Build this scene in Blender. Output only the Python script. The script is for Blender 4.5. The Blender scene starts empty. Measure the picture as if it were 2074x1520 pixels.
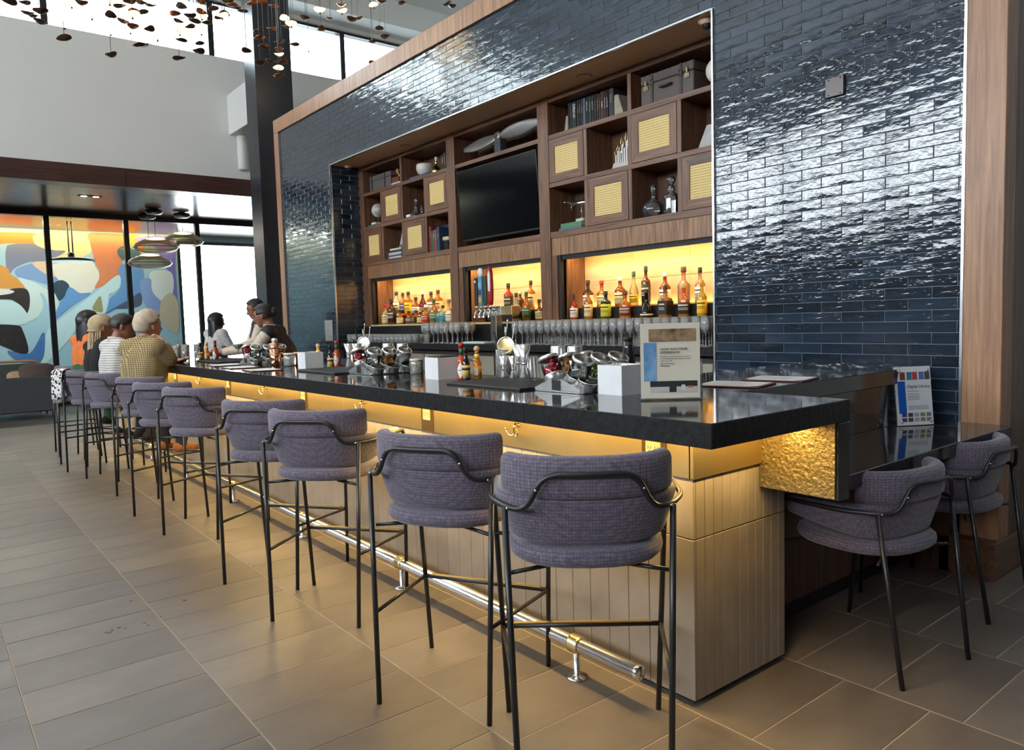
import bpy, bmesh, math, random
from math import sin, cos, pi, radians, sqrt, atan2
from mathutils import Vector, Matrix
random.seed(7)
S = bpy.context.scene
COL = S.collection
# ------------------------------------------------------------------ camera
CAMPOS = (1.28921, -1.74065, 1.38)
F_PX = 1518.1
cam_d = bpy.data.cameras.new('camera'); cam = bpy.data.objects.new('camera', cam_d); COL.objects.link(cam)
cam_d.sensor_fit = 'HORIZONTAL'; cam_d.sensor_width = 36.0; cam_d.lens = 36.0 * F_PX / 2074.0
cam_d.clip_start = .05; cam_d.clip_end = 200
CROT = Matrix.Rotation(radians(51.45), 3, 'Z') @ Matrix.Rotation(radians(85.73), 3, 'X') @ Matrix.Rotation(radians(-1.633), 3, 'Z')
cam.matrix_world = Matrix.Translation(CAMPOS) @ CROT.to_4x4()
S.camera = cam
def at(px, py, axis, val):
    """point of the room seen at photo pixel (px,py) on the plane axis=val (used to read sizes off the photograph)"""
    r = CROT @ Vector((px - 1037.0, -(py - 760.0), -F_PX)); c = Vector(CAMPOS)
    return c + r * ((val - c[axis]) / r[axis])
# ------------------------------------------------------------------ view, world, light
S.view_settings.view_transform = 'Standard'; S.view_settings.look = 'None'
S.view_settings.exposure = 0.14; S.view_settings.gamma = 1.0; S.view_settings.use_curve_mapping = False
S.cycles.use_denoising = True
S.cycles.max_bounces = 6; S.cycles.diffuse_bounces = 4; S.cycles.glossy_bounces = 3
S.cycles.transmission_bounces = 4; S.cycles.transparent_max_bounces = 16
S.cycles.sample_clamp_indirect = 6.0; S.cycles.caustics_reflective = False; S.cycles.caustics_refractive = False
W = bpy.data.worlds.new('sky'); S.world = W; W.use_nodes = True
bg = W.node_tree.nodes['Background']; bg.inputs[0].default_value = (.86, .94, 1.0, 1); bg.inputs[1].default_value = 15.5
def area(name, loc, rot, sx, sy, power, col=(1, 1, 1), spread=180):
    d = bpy.data.lights.new(name, 'AREA'); d.shape = 'RECTANGLE'; d.size = sx; d.size_y = sy; d.energy = power; d.color = col
    d.spread = radians(spread)
    o = bpy.data.objects.new(name, d); o.location = loc; o.rotation_euler = rot; COL.objects.link(o); return o
def portal(name, loc, rot, sx, sy):
    o = area(name, loc, rot, sx, sy, 1.0); o.data.cycles.is_portal = True; return o
def spot(name, loc, target, power, col, angle, blend=.3, size=.05):
    d = bpy.data.lights.new(name, 'SPOT'); d.energy = power; d.color = col; d.spot_size = radians(angle); d.spot_blend = blend; d.shadow_soft_size = size
    o = bpy.data.objects.new(name, d); o.location = loc
    o.rotation_euler = (Vector(target) - Vector(loc)).to_track_quat('-Z', 'Y').to_euler(); COL.objects.link(o); return o
# daylight openings of the hall (they only guide the sampling of the sky)
portal('south_window_daylight', (-3, -9.9, 4.65), (radians(-90), 0, 0), 18, 2.1)
portal('west_clerestory_daylight', (-11.6, -.4, 6.31), (0, radians(-90), 0), .88, 19)
portal('lounge_window_daylight', (-17.9, 6.2, 1.9), (0, radians(-90), 0), 2.9, 5.5)
WARM = (1.0, .67, .22)
# LED strip under the counter overhang, and the LED strips in the three lit bays of the back bar
area('counter_led_strip', (-4.75, .15, .985), (radians(4), 0, 0), 9.0, .02, 112, WARM)
area('counter_end_led_strip', (-.17, .46, .985), (0, radians(3), 0), .02, .45, 5.0, WARM)
for i, (x0, x1) in enumerate(((-7.34, -5.56), (-5.30, -4.06), (-3.78, -1.96))):
    area('bay_led_strip', ((x0 + x1) / 2, 2.98, 1.935), (radians(30), 0, 0), x1 - x0 - .1, .03, 5.0 * (x1 - x0), (1, .66, .26))
    area('bay_ledge_led_strip', ((x0 + x1) / 2, 3.165, 1.468), (radians(188), 0, 0), x1 - x0 - .1, .02, 1.2 * (x1 - x0), (1, .66, .26))
# ceiling spot lights over the stools and the low table
for sx, sy in ((-.9, -.9), (-2.9, -.9), (-4.9, -.9), (-6.9, -.9)):
    spot('ceiling_spot', (sx + .6, sy - .9, 7.1), (sx, sy + .5, .8), 260, (1, .86, .68), 34, .5, .06)
spot('ceiling_spot', (1.4, 1.0, 7.1), (.35, 1.5, 0), 90, (.9, .95, 1.0), 22, .4, .05)
# ------------------------------------------------------------------ mesh helpers
class MB:
    def __init__(s): s.v = []; s.f = []; s.m = []; s.s = []
    def add(s, vs, fs, mi=0, sm=False):
        b = len(s.v); s.v += [tuple(v) for v in vs]
        for f in fs: s.f.append([i + b for i in f]); s.m.append(mi); s.s.append(sm)
        return s
    def box(s, x0, x1, y0, y1, z0, z1, mi=0):
        return s.add([(x, y, z) for x in (x0, x1) for y in (y0, y1) for z in (z0, z1)],
                     [(0, 1, 3, 2), (4, 6, 7, 5), (0, 4, 5, 1), (2, 3, 7, 6), (0, 2, 6, 4), (1, 5, 7, 3)], mi)
    def cbox(s, x0, x1, y0, y1, z0, z1, c=.004, mi=0, top=None):
        """box with chamfered edges; faces that point up take material `top`"""
        vs = []; idx = {}
        X = (x0, x1); Y = (y0, y1); Z = (z0, z1)
        for i in (0, 1):
            for j in (0, 1):
                for k in (0, 1):
                    dx, dy, dz = [c if q == 0 else -c for q in (i, j, k)]
                    for a, p in enumerate(((X[i], Y[j] + dy, Z[k] + dz), (X[i] + dx, Y[j], Z[k] + dz), (X[i] + dx, Y[j] + dy, Z[k]))):
                        idx[i, j, k, a] = len(vs); vs.append(p)
        fs = []; tops = []
        fs += [[idx[0, 0, 0, 0], idx[0, 0, 1, 0], idx[0, 1, 1, 0], idx[0, 1, 0, 0]], [idx[1, 0, 0, 0], idx[1, 1, 0, 0], idx[1, 1, 1, 0], idx[1, 0, 1, 0]],
               [idx[0, 0, 0, 1], idx[1, 0, 0, 1], idx[1, 0, 1, 1], idx[0, 0, 1, 1]], [idx[0, 1, 0, 1], idx[0, 1, 1, 1], idx[1, 1, 1, 1], idx[1, 1, 0, 1]],
               [idx[0, 0, 0, 2], idx[0, 1, 0, 2], idx[1, 1, 0, 2], idx[1, 0, 0, 2]]]
        ftop = [[idx[0, 0, 1, 2], idx[1, 0, 1, 2], idx[1, 1, 1, 2], idx[0, 1, 1, 2]]]
        for i in (0, 1):
            for j in (0, 1): fs.append([idx[i, j, 0, 0], idx[i, j, 0, 1], idx[i, j, 1, 1], idx[i, j, 1, 0]])
        for i in (0, 1):
            for k in (0, 1): fs.append([idx[i, 0, k, 0], idx[i, 0, k, 2], idx[i, 1, k, 2], idx[i, 1, k, 0]])
        for j in (0, 1):
            for k in (0, 1): fs.append([idx[0, j, k, 1], idx[0, j, k, 2], idx[1, j, k, 2], idx[1, j, k, 1]])
        for i in (0, 1):
            for j in (0, 1):
                for k in (0, 1): fs.append([idx[i, j, k, 0], idx[i, j, k, 1], idx[i, j, k, 2]])
        b = len(s.v); s.add(vs, fs, mi)
        for f in ftop: s.f.append([q + b for q in f]); s.m.append(mi if top is None else top); s.s.append(False)
        return s
    def lathe(s, prof, n=16, c=(0, 0, 0), mi=0, sm=True, squash=1.0):
        b = []; fs = []
        for r, z in prof:
            for k in range(n):
                a = 2 * pi * k / n; b.append((c[0] + r * cos(a), c[1] + r * sin(a) * squash, c[2] + z))
        for i in range(len(prof) - 1):
            for k in range(n):
                k2 = (k + 1) % n; fs.append((i * n + k, i * n + k2, (i + 1) * n + k2, (i + 1) * n + k))
        if prof[0][0] > 1e-6: fs.append(list(range(n))[::-1])
        if prof[-1][0] > 1e-6: fs.append([(len(prof) - 1) * n + k for k in range(n)])
        return s.add(b, fs, mi, sm)
    def tube(s, pts, r, n=8, mi=0, closed=False, sm=True, caps=True):
        pts = [Vector(p) for p in pts]; N = len(pts)
        rs = r if isinstance(r, (list, tuple)) else [r] * N
        vs = []; fs = []; ref = None
        for i in range(N):
            if closed: t = pts[(i + 1) % N] - pts[i - 1]
            else: t = pts[min(i + 1, N - 1)] - pts[max(i - 1, 0)]
            t.normalize()
            if ref is None:
                ref = Vector((0, 0, 1)) if abs(t.z) < .9 else Vector((1, 0, 0))
            u = ref - t * ref.dot(t)
            if u.length < 1e-5: u = t.orthogonal()
            u.normalize(); w = t.cross(u); ref = u
            for k in range(n):
                a = 2 * pi * k / n; vs.append(pts[i] + (u * cos(a) + w * sin(a)) * rs[i])
        M = N if closed else N - 1
        for i in range(M):
            j = (i + 1) % N
            for k in range(n):
                k2 = (k + 1) % n; fs.append((i * n + k, i * n + k2, j * n + k2, j * n + k))
        if caps and not closed:
            fs.append(list(range(n))[::-1]); fs.append([(N - 1) * n + k for k in range(n)])
        return s.add(vs, fs, mi, sm)
    def prism(s, poly, o, u, w, d, mi=0, sm=False):
        """polygon (a,b) in the plane o+a*u+b*w, extruded by vector d"""
        o, u, w, d = Vector(o), Vector(u), Vector(w), Vector(d); n = len(poly)
        vs = [o + u * a + w * b for a, b in poly]; vs += [v + d for v in vs]
        fs = [list(range(n))[::-1], [n + k for k in range(n)]]
        s.add(vs, fs, mi, False); b = len(s.v) - 2 * n
        for k in range(n):
            k2 = (k + 1) % n; s.f.append([b + k, b + k2, b + n + k2, b + n + k]); s.m.append(mi); s.s.append(sm)
        return s
    def ring(s, secs, mi=0, sm=True, closed=False, caps=True):
        """loft through a list of equally long point loops"""
        n = len(secs[0]); vs = [p for q in secs for p in q]; fs = []
        M = len(secs) if closed else len(secs) - 1
        for i in range(M):
            j = (i + 1) % len(secs)
            for k in range(n):
                k2 = (k + 1) % n; fs.append((i * n + k, i * n + k2, j * n + k2, j * n + k))
        if caps and not closed:
            fs.append(list(range(n))[::-1]); fs.append([(len(secs) - 1) * n + k for k in range(n)])
        return s.add(vs, fs, mi, sm)
    def sphere(s, c, r, n=12, m=8, mi=0):
        rx, ry, rz = r if isinstance(r, (tuple, list)) else (r, r, r)
        vs = []; fs = []
        for i in range(1, m):
            for k in range(n):
                vs.append((c[0] + rx * sin(pi * i / m) * cos(2 * pi * k / n), c[1] + ry * sin(pi * i / m) * sin(2 * pi * k / n), c[2] + rz * cos(pi * i / m)))
        for i in range(m - 2):
            for k in range(n):
                k2 = (k + 1) % n; fs.append((i * n + k, (i + 1) * n + k, (i + 1) * n + k2, i * n + k2))
        vs.append((c[0], c[1], c[2] + rz)); vs.append((c[0], c[1], c[2] - rz)); t = len(vs) - 2
        for k in range(n):
            k2 = (k + 1) % n; fs.append((t, k, k2)); fs.append((t + 1, (m - 2) * n + k2, (m - 2) * n + k))
        return s.add(vs, fs, mi, True)
    def xf(s, M, start=0):
        for i in range(start, len(s.v)): s.v[i] = tuple(M @ Vector(s.v[i]))
        return s
    def mesh(s, name, mats):
        me = bpy.data.meshes.new(name); me.from_pydata(s.v, [], s.f)
        for m in (mats if isinstance(mats, (list, tuple)) else [mats]): me.materials.append(m)
        me.polygons.foreach_set('material_index', s.m); me.polygons.foreach_set('use_smooth', s.s)
        me.update(); return me
    def build(s, name, mats, parent=None, loc=None, rot=None):
        bm = bmesh.new(); me = s.mesh(name, mats); bm.from_mesh(me); bmesh.ops.recalc_face_normals(bm, faces=bm.faces); bm.to_mesh(me); bm.free()
        return link(name, me, parent, loc, rot)
def link(name, me, parent=None, loc=None, rot=None):
    o = bpy.data.objects.new(name, me); COL.objects.link(o)
    if parent is not None: o.parent = parent
    if loc is not None: o.location = loc
    if rot is not None: o.rotation_euler = rot
    return o
def tag(o, label=None, cat=None, group=None, kind=None):
    if label: o['label'] = label
    if cat: o['category'] = cat
    if group: o['group'] = group
    if kind: o['kind'] = kind
    return o
def thing(name, label, cat, loc=(0, 0, 0), rz=0, group=None):
    o = bpy.data.objects.new(name, None); COL.objects.link(o); o.location = loc; o.rotation_euler = (0, 0, rz); o.empty_display_size = .05
    return tag(o, label, cat, group)
def copy_tree(o, parent=None):
    c = o.copy(); COL.objects.link(c); c.parent = parent
    for ch in list(o.children): copy_tree(ch, c)
    return c
def fillet(pts, r, n=4):
    """round the inner corners of a polyline"""
    P = [Vector(p) for p in pts]; out = [P[0]]
    for i in range(1, len(P) - 1):
        a, b, c = P[i - 1], P[i], P[i + 1]
        d1 = min(r, (a - b).length * .49); d2 = min(r, (c - b).length * .49)
        p = b + (a - b).normalized() * d1; q = b + (c - b).normalized() * d2
        for k in range(n + 1):
            t = k / n; out.append(p * (1 - t) ** 2 + b * 2 * t * (1 - t) + q * t * t)
    return out + [P[-1]]
def text_mesh(txt, size, mat, parent, loc, rot, name='lettering', align='LEFT', ext=.0004):
    cu = bpy.data.curves.new(name, 'FONT'); cu.body = txt; cu.size = size; cu.extrude = ext; cu.align_x = align; cu.resolution_u = 2
    tmp = bpy.data.objects.new(name, cu); COL.objects.link(tmp)
    me = bpy.data.meshes.new_from_object(tmp.evaluated_get(bpy.context.evaluated_depsgraph_get()))
    bpy.data.objects.remove(tmp); me.materials.clear(); me.materials.append(mat)
    return link(name, me, parent, loc, rot)
# ------------------------------------------------------------------ materials
def srgb(r, g, b): return tuple((c / 12.92 if c <= .04045 else ((c + .055) / 1.055) ** 2.4) for c in (r / 255, g / 255, b / 255)) + (1,)
def newmat(name):
    m = bpy.data.materials.new(name); m.use_nodes = True
    return m, m.node_tree.nodes, m.node_tree.links, m.node_tree.nodes['Principled BSDF']
def M(name, col, rough=.5, metal=0, var=None, bump=None, spec=.5, emit=None, trans=0, coat=0, stretch=None, isl=0, sheen=0):
    """procedural material: base colour, optional noise variation var=(scale, other colour), bump=(scale, strength), per-piece tone isl"""
    m, N, L, P = newmat(name)
    c = col if len(col) == 4 else tuple(col) + (1,)
    P.inputs['Base Color'].default_value = c; P.inputs['Roughness'].default_value = rough; P.inputs['Metallic'].default_value = metal
    P.inputs['Specular IOR Level'].default_value = spec
    if coat: P.inputs['Coat Weight'].default_value = coat; P.inputs['Coat Roughness'].default_value = .05
    if trans: P.inputs['Transmission Weight'].default_value = trans
    if sheen: P.inputs['Sheen Weight'].default_value = sheen
    if emit: P.inputs['Emission Color'].default_value = tuple(emit[0]) + (1,); P.inputs['Emission Strength'].default_value = emit[1]
    tc = N.new('ShaderNodeTexCoord'); mp = N.new('ShaderNodeMapping'); L.new(tc.outputs['Object'], mp.inputs[0])
    if stretch: mp.inputs['Scale'].default_value = stretch
    out = None
    if var:
        n = N.new('ShaderNodeTexNoise'); n.inputs['Scale'].default_value = var[0]; n.inputs['Detail'].default_value = 5; n.inputs['Roughness'].default_value = .6
        L.new(mp.outputs[0], n.inputs['Vector'])
        r = N.new('ShaderNodeValToRGB'); r.color_ramp.elements[0].position = .32; r.color_ramp.elements[1].position = .7
        r.color_ramp.elements[0].color = c; c2 = var[1]; r.color_ramp.elements[1].color = c2 if len(c2) == 4 else tuple(c2) + (1,)
        L.new(n.outputs[0], r.inputs[0]); out = r.outputs[0]
    if isl:
        g = N.new('ShaderNodeNewGeometry'); oi = N.new('ShaderNodeObjectInfo'); ad = N.new('ShaderNodeMath'); ad.operation = 'ADD'
        L.new(g.outputs['Random Per Island'], ad.inputs[0]); L.new(oi.outputs['Random'], ad.inputs[1])
        fr = N.new('ShaderNodeMath'); fr.operation = 'FRACT'; L.new(ad.outputs[0], fr.inputs[0])
        mr = N.new('ShaderNodeMapRange'); mr.inputs['To Min'].default_value = 1 - isl; mr.inputs['To Max'].default_value = 1 + isl; L.new(fr.outputs[0], mr.inputs[0])
        mx = N.new('ShaderNodeMix'); mx.data_type = 'RGBA'; mx.blend_type = 'MULTIPLY'; mx.inputs[0].default_value = 1
        if out: L.new(out, mx.inputs[6])
        else: mx.inputs[6].default_value = c
        cb = N.new('ShaderNodeCombineColor')
        for i in range(3): L.new(mr.outputs[0], cb.inputs[i])
        L.new(cb.outputs[0], mx.inputs[7]); out = mx.outputs[2]
    if out: L.new(out, P.inputs['Base Color'])
    if bump:
        n2 = N.new('ShaderNodeTexNoise'); n2.inputs['Scale'].default_value = bump[0]; n2.inputs['Detail'].default_value = 3
        L.new(mp.outputs[0], n2.inputs['Vector'])
        b = N.new('ShaderNodeBump'); b.inputs['Strength'].default_value = bump[1]; b.inputs['Distance'].default_value = bump[2] if len(bump) > 2 else .01
        L.new(n2.outputs[0], b.inputs['Height']); L.new(b.outputs[0], P.inputs['Normal'])
    return m
def wood(name, dark, light, axis='z', scale=1.0, rough=.42, isl=.12):
    st = {'z': (22, 22, 1.1), 'x': (1.1, 22, 22), 'y': (22, 1.1, 22)}[axis]
    m, N, L, P = newmat(name); P.inputs['Roughness'].default_value = rough
    tc = N.new('ShaderNodeTexCoord'); mp = N.new('ShaderNodeMapping'); mp.inputs['Scale'].default_value = tuple(q * scale for q in st); L.new(tc.outputs['Object'], mp.inputs[0])
    oi = N.new('ShaderNodeObjectInfo'); va = N.new('ShaderNodeVectorMath'); va.operation = 'SCALE'; va.inputs[0].default_value = (13, 7, 17); L.new(oi.outputs['Random'], va.inputs['Scale'])
    L.new(va.outputs[0], mp.inputs['Location'])
    n = N.new('ShaderNodeTexNoise'); n.inputs['Scale'].default_value = 1.6; n.inputs['Detail'].default_value = 7; n.inputs['Roughness'].default_value = .62; n.inputs['Distortion'].default_value = .6; L.new(mp.outputs[0], n.inputs['Vector'])
    r = N.new('ShaderNodeValToRGB'); e = r.color_ramp.elements; e[0].position = .3; e[0].color = dark; e[1].position = .68; e[1].color = light
    L.new(n.outputs[0], r.inputs[0])
    hs = N.new('ShaderNodeHueSaturation'); mr = N.new('ShaderNodeMapRange'); mr.inputs['To Min'].default_value = 1 - isl; mr.inputs['To Max'].default_value = 1 + isl
    L.new(oi.outputs['Random'], mr.inputs[0]); L.new(mr.outputs[0], hs.inputs['Value']); L.new(r.outputs[0], hs.inputs['Color']); L.new(hs.outputs[0], P.inputs['Base Color'])
    b = N.new('ShaderNodeBump'); b.inputs['Strength'].default_value = .12; b.inputs['Distance'].default_value = .003; L.new(n.outputs[0], b.inputs['Height']); L.new(b.outputs[0], P.inputs['Normal'])
    return m
def glassy(name, col, rough=.03, ior=1.45, body=0.0, bodycol=None):
    """thin tinted glass: see-through colour plus Fresnel reflection, optionally a little milky body"""
    m = bpy.data.materials.new(name); m.use_nodes = True; N = m.node_tree.nodes; L = m.node_tree.links; N.clear()
    o = N.new('ShaderNodeOutputMaterial'); t = N.new('ShaderNodeBsdfTransparent'); t.inputs[0].default_value = tuple(col)[:3] + (1,)
    g = N.new('ShaderNodeBsdfGlossy'); g.inputs['Roughness'].default_value = rough
    fr = N.new('ShaderNodeFresnel'); fr.inputs[0].default_value = ior
    mx = N.new('ShaderNodeMixShader'); L.new(fr.outputs[0], mx.inputs[0])
    if body:
        d = N.new('ShaderNodeBsdfDiffuse'); d.inputs[0].default_value = tuple(bodycol or col)[:3] + (1,)
        m2 = N.new('ShaderNodeMixShader'); m2.inputs[0].default_value = body; L.new(t.outputs[0], m2.inputs[1]); L.new(d.outputs[0], m2.inputs[2]); L.new(m2.outputs[0], mx.inputs[1])
    else: L.new(t.outputs[0], mx.inputs[1])
    L.new(g.outputs[0], mx.inputs[2]); L.new(mx.outputs[0], o.inputs[0]); return m
def fabric(name, c1, c2, c3):
    """woven plaid: two line grids over a heathered ground"""
    m, N, L, P = newmat(name); P.inputs['Roughness'].default_value = .9; P.inputs['Sheen Weight'].default_value = .25
    tc = N.new('ShaderNodeTexCoord')
    n = N.new('ShaderNodeTexNoise'); n.inputs['Scale'].default_value = 90; n.inputs['Detail'].default_value = 3; L.new(tc.outputs['Object'], n.inputs['Vector'])
    r = N.new('ShaderNodeValToRGB'); r.color_ramp.elements[0].position = .35; r.color_ramp.elements[1].position = .65; r.color_ramp.elements[0].color = c1; r.color_ramp.elements[1].color = c2; L.new(n.outputs[0], r.inputs[0])
    prev = r.outputs[0]
    for ax, sc, f in (('Z', 66, .50), ('X', 72, .30), ('Y', 72, .30)):
        w = N.new('ShaderNodeTexWave'); w.wave_type = 'BANDS'; w.bands_direction = ax; w.inputs['Scale'].default_value = sc / 2.2; w.inputs['Distortion'].default_value = .8; w.inputs['Detail'].default_value = 2; w.inputs['Detail Scale'].default_value = 3
        L.new(tc.outputs['Object'], w.inputs['Vector'])
        q = N.new('ShaderNodeValToRGB'); q.color_ramp.elements[0].position = .12; q.color_ramp.elements[1].position = .34
        q.color_ramp.elements[0].color = (f, f, f, 1); q.color_ramp.elements[1].color = (0, 0, 0, 1); L.new(w.outputs['Fac'], q.inputs[0])
        mx = N.new('ShaderNodeMix'); mx.data_type = 'RGBA'; L.new(q.outputs[0], mx.inputs[0]); L.new(prev, mx.inputs[6]); mx.inputs[7].default_value = c3; prev = mx.outputs[2]
    L.new(prev, P.inputs['Base Color'])
    b = N.new('ShaderNodeBump'); b.inputs['Strength'].default_value = .25; b.inputs['Distance'].default_value = .002; L.new(n.outputs[0], b.inputs['Height']); L.new(b.outputs[0], P.inputs['Normal'])
    return m
MT = {}
MT['white'] = M('white_paint', (.72, .72, .70), .6, var=(.8, (.75, .75, .73)))
MT['ceil'] = M('ceiling_paint', (.84, .88, .87), .6)
MT['blackmetal'] = M('black_metal', (.012, .012, .014), .35, 0)
MT['steelcol'] = M('blackened_steel', (.02, .024, .032), .32, .3, var=(2, (.03, .035, .045)))
MT['grout'] = M('wall_grout', srgb(140, 146, 152), .9)
MT['tile'] = M('navy_glazed_tile', (.010, .020, .036), .10, var=(6, (.022, .034, .052)), bump=(9, .38, .010), stretch=(1.0, 1, 2.6), isl=.4, spec=.6, coat=.4)
MT['floorgrout'] = M('floor_grout', srgb(158, 142, 124), .9)
MT['floor'] = M('slate_floor_tile', srgb(86, 78, 71), .42, var=(2.6, srgb(112, 102, 93)), bump=(60, .12, .003), stretch=(1, .55, 1), isl=.16)
MT['walnut_z'] = wood('walnut_upright', srgb(74, 48, 35), srgb(136, 95, 69), 'z')
MT['walnut_x'] = wood('walnut_board', srgb(74, 48, 35), srgb(136, 95, 69), 'x')
MT['walnut_y'] = wood('walnut_panel', srgb(62, 40, 29), srgb(118, 80, 57), 'y')
MT['walnut_dark'] = wood('walnut_cabinet_back', srgb(54, 37, 29), srgb(108, 78, 58), 'z')
MT['trimwood'] = wood('oiled_walnut_trim', srgb(128, 88, 62), srgb(186, 140, 106), 'z', 1.0, .4)
MT['fascia'] = wood('zebra_walnut_veneer', srgb(92, 62, 42), srgb(172, 128, 92), 'z', 1.6, .42)
MT['redwood'] = wood('dark_red_wood', srgb(44, 26, 24), srgb(74, 46, 40), 'y', .8, .3)
MT['soffit'] = M('taupe_soffit_paint', srgb(228, 192, 162), .55)
MT['chrome_edge'] = M('satin_edge_trim', (.75, .75, .75), .25, 1)
MT['granite'] = M('polished_black_granite', (.010, .010, .011), .07, var=(9, (.028, .028, .029)), spec=.6)
MT['granite_edge'] = M('leathered_black_granite', (.005, .005, .006), .42, var=(34, (.020, .020, .022)), bump=(45, .5, .004), spec=.22)
MT['gold_lit_stone'] = M('gold_lit_leathered_granite', (.14, .105, .045), .35, var=(40, (.30, .22, .09)), bump=(38, 1.0, .006), spec=.7, stretch=(1, 1, .6))  # black granite with the warm LED light painted into its colour; unused
MT['brass'] = M('brushed_brass', (.72, .55, .27), .34, 1, var=(3, (.62, .48, .24)))
MT['polbrass'] = M('polished_brass', (.85, .66, .30), .15, 1)
MT['steel'] = M('stainless_steel', (.72, .72, .71), .24, 1)
MT['chrome'] = M('bright_chrome', (.90, .90, .90), .14, 1)
MT['barsteel'] = M('satin_bar_steel', (.88, .88, .87), .27, .88)
MT['copper'] = M('copper', (.82, .42, .26), .12, 1)
MT['basetile'] = M('greige_stone_tile', srgb(120, 110, 100), .5, var=(5, srgb(138, 127, 116)), isl=.06)
MT['basegrout'] = M('dark_joint', srgb(60, 54, 48), .8)
MT['fabric'] = fabric('plum_grey_plaid', srgb(90, 82, 96), srgb(116, 106, 119), srgb(54, 50, 70))
MT['black'] = M('matte_black', (.008, .008, .008), .6)
MT['rubber'] = M('black_rubber', (.02, .018, .018), .55)
MT['glass'] = glassy('clear_glass', (.93, .95, .95), .02)
MT['pane'] = glassy('window_pane', (.90, .94, .94), .0, 1.35)
MT['crystal'] = glassy('stemware_glass', (.985, .985, .975), .10, 1.6, .24, (.98, .98, .96))  # white diffuse share painted in to imitate bright highlights on clear glass
MT['cutglass'] = glassy('cut_glass', (.97, .97, .96), .04, 1.75, .05, (.95, .95, .94))
MT['acrylic'] = glassy('clear_acrylic', (.92, .94, .95), .05, 1.4, .08, (.9, .92, .95))
MT['cream'] = M('cream_paper', srgb(214, 206, 188), .7)
MT['paper'] = M('white_paper', (.82, .82, .82), .7)
MT['leather_red'] = M('oxblood_leather', srgb(92, 44, 38), .5)
MT['ink'] = M('black_ink', (.01, .01, .012), .6)
MT['inkgrey'] = M('grey_ink', (.18, .18, .18), .6)
MT['pearl'] = M('pearl_acrylic', (.86, .86, .87), .25, var=(5, (.74, .75, .77)), stretch=(1, 1, .5), coat=.3)
def flat(name, r, g, b, rough=.5): 
    k = name
    if k not in MT: MT[k] = M(name, srgb(r, g, b), rough)
    return MT[k]
# ================================================================== THE SETTING
def pix(P):
    v = CROT.transposed() @ (Vector(P) - Vector(CAMPOS))
    if v.z > -.05: return None
    return (1037 - F_PX * v.x / v.z, 760 + F_PX * v.y / v.z)
def seen(P, mx=60):
    q = pix(P); return q is not None and -mx < q[0] < 2074 + mx and -mx < q[1] < 1520 + mx
def struct(name, mb, mat, parent=None):
    o = mb.build(name, mat, parent); o['kind'] = 'structure'; return o
def split_near(pieces, limit, parent, part, mat, rest_name):
    """the `limit` pieces that show largest become objects of their own, the others one part of kind stuff.
    piece = (centre, projected area weight, mesh-key or None, builder)"""
    pieces.sort(key=lambda p: -p[1])
    cache = {}
    rest = MB()
    for i, (c, w, key, fn) in enumerate(pieces):
        if i < limit:
            if key is not None:
                if key not in cache:
                    mb = MB(); fn(mb); cache[key] = mb.mesh(part, mat)
                link(part, cache[key], parent, c)
            else:
                mb = MB(); fn(mb); link(part, mb.mesh(part, mat), parent, c)
        else:
            st = len(rest.v); fn(rest); rest.xf(Matrix.Translation(c), st)
    if rest.v:
        o = link(rest_name, rest.mesh(rest_name, mat), parent); o['kind'] = 'stuff'
# ---- floor: 30 x 60 cm slate tiles laid in strips along the bar
flo = struct('floor', MB().box(-22, 7, -10, 9, -.12, -.0018), MT['floorgrout'])
pieces = []
G = .0022
def floor_tile(sx, sy, var):
    rnd = random.Random(var)
    def fn(mb):
        h = rnd.uniform(-.0004, .0004)
        a, b = sx / 2 - G, sy / 2 - G; c = .0015
        mb.add([(-a, -b, -.01), (a, -b, -.01), (a, b, -.01), (-a, b, -.01), (-a, -b, -c), (a, -b, -c), (a, b, -c), (-a, b, -c),
                (-a + c, -b + c, h), (a - c, -b + c, h), (a - c, b - c, h), (-a + c, b - c, h)],
               [(8, 9, 10, 11), (4, 5, 9, 8), (5, 6, 10, 9), (6, 7, 11, 10), (7, 4, 8, 11), (0, 1, 5, 4), (1, 2, 6, 5), (2, 3, 7, 6), (3, 0, 4, 7)])
    return fn
row0 = [-.907 + .6 * k for k in range(-15, 17)]
for ri, y0 in enumerate(row0):
    off = (-1.572 if ri % 2 == 1 else -1.470) % .3
    for k in range(-74, 24):
        x0 = off + .3 * k
        c = (x0 + .15, y0 + .3, 0)
        d = (Vector(c) - Vector(CAMPOS)); w = 1 / d.length ** 3 if seen(c, 120) else 1e-9
        var = (ri * 7 + k * 3) % 11
        pieces.append((c, w, ('f', var), floor_tile(.3, .6, var)))
split_near(pieces, 300, flo, 'floor_tile', MT['floor'], 'floor_tile_field')
# dark spill drops on the floor
for q in ((214, 1281), (226, 1277), (241, 1271), (254, 1272), (292, 1262), (300, 1266), (265, 1217), (325, 1249), (374, 1216), (222, 1282)):
    p = at(q[0], q[1], 2, 0.0012); r = random.uniform(.008, .016)
    mb = MB(); mb.lathe([(r, 0), (r * .8, .0008), (0, .0011)], 9, (0, 0, 0), 0, True, random.uniform(.6, 1))
    tag(mb.build('spill_drop', flat('dark_spill', 46, 40, 38, .3), None, (p.x, p.y, .0008)), 'dark liquid drop spilled on the slate floor left of the stools', 'spill', 'spilled drops on the floor')
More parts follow.
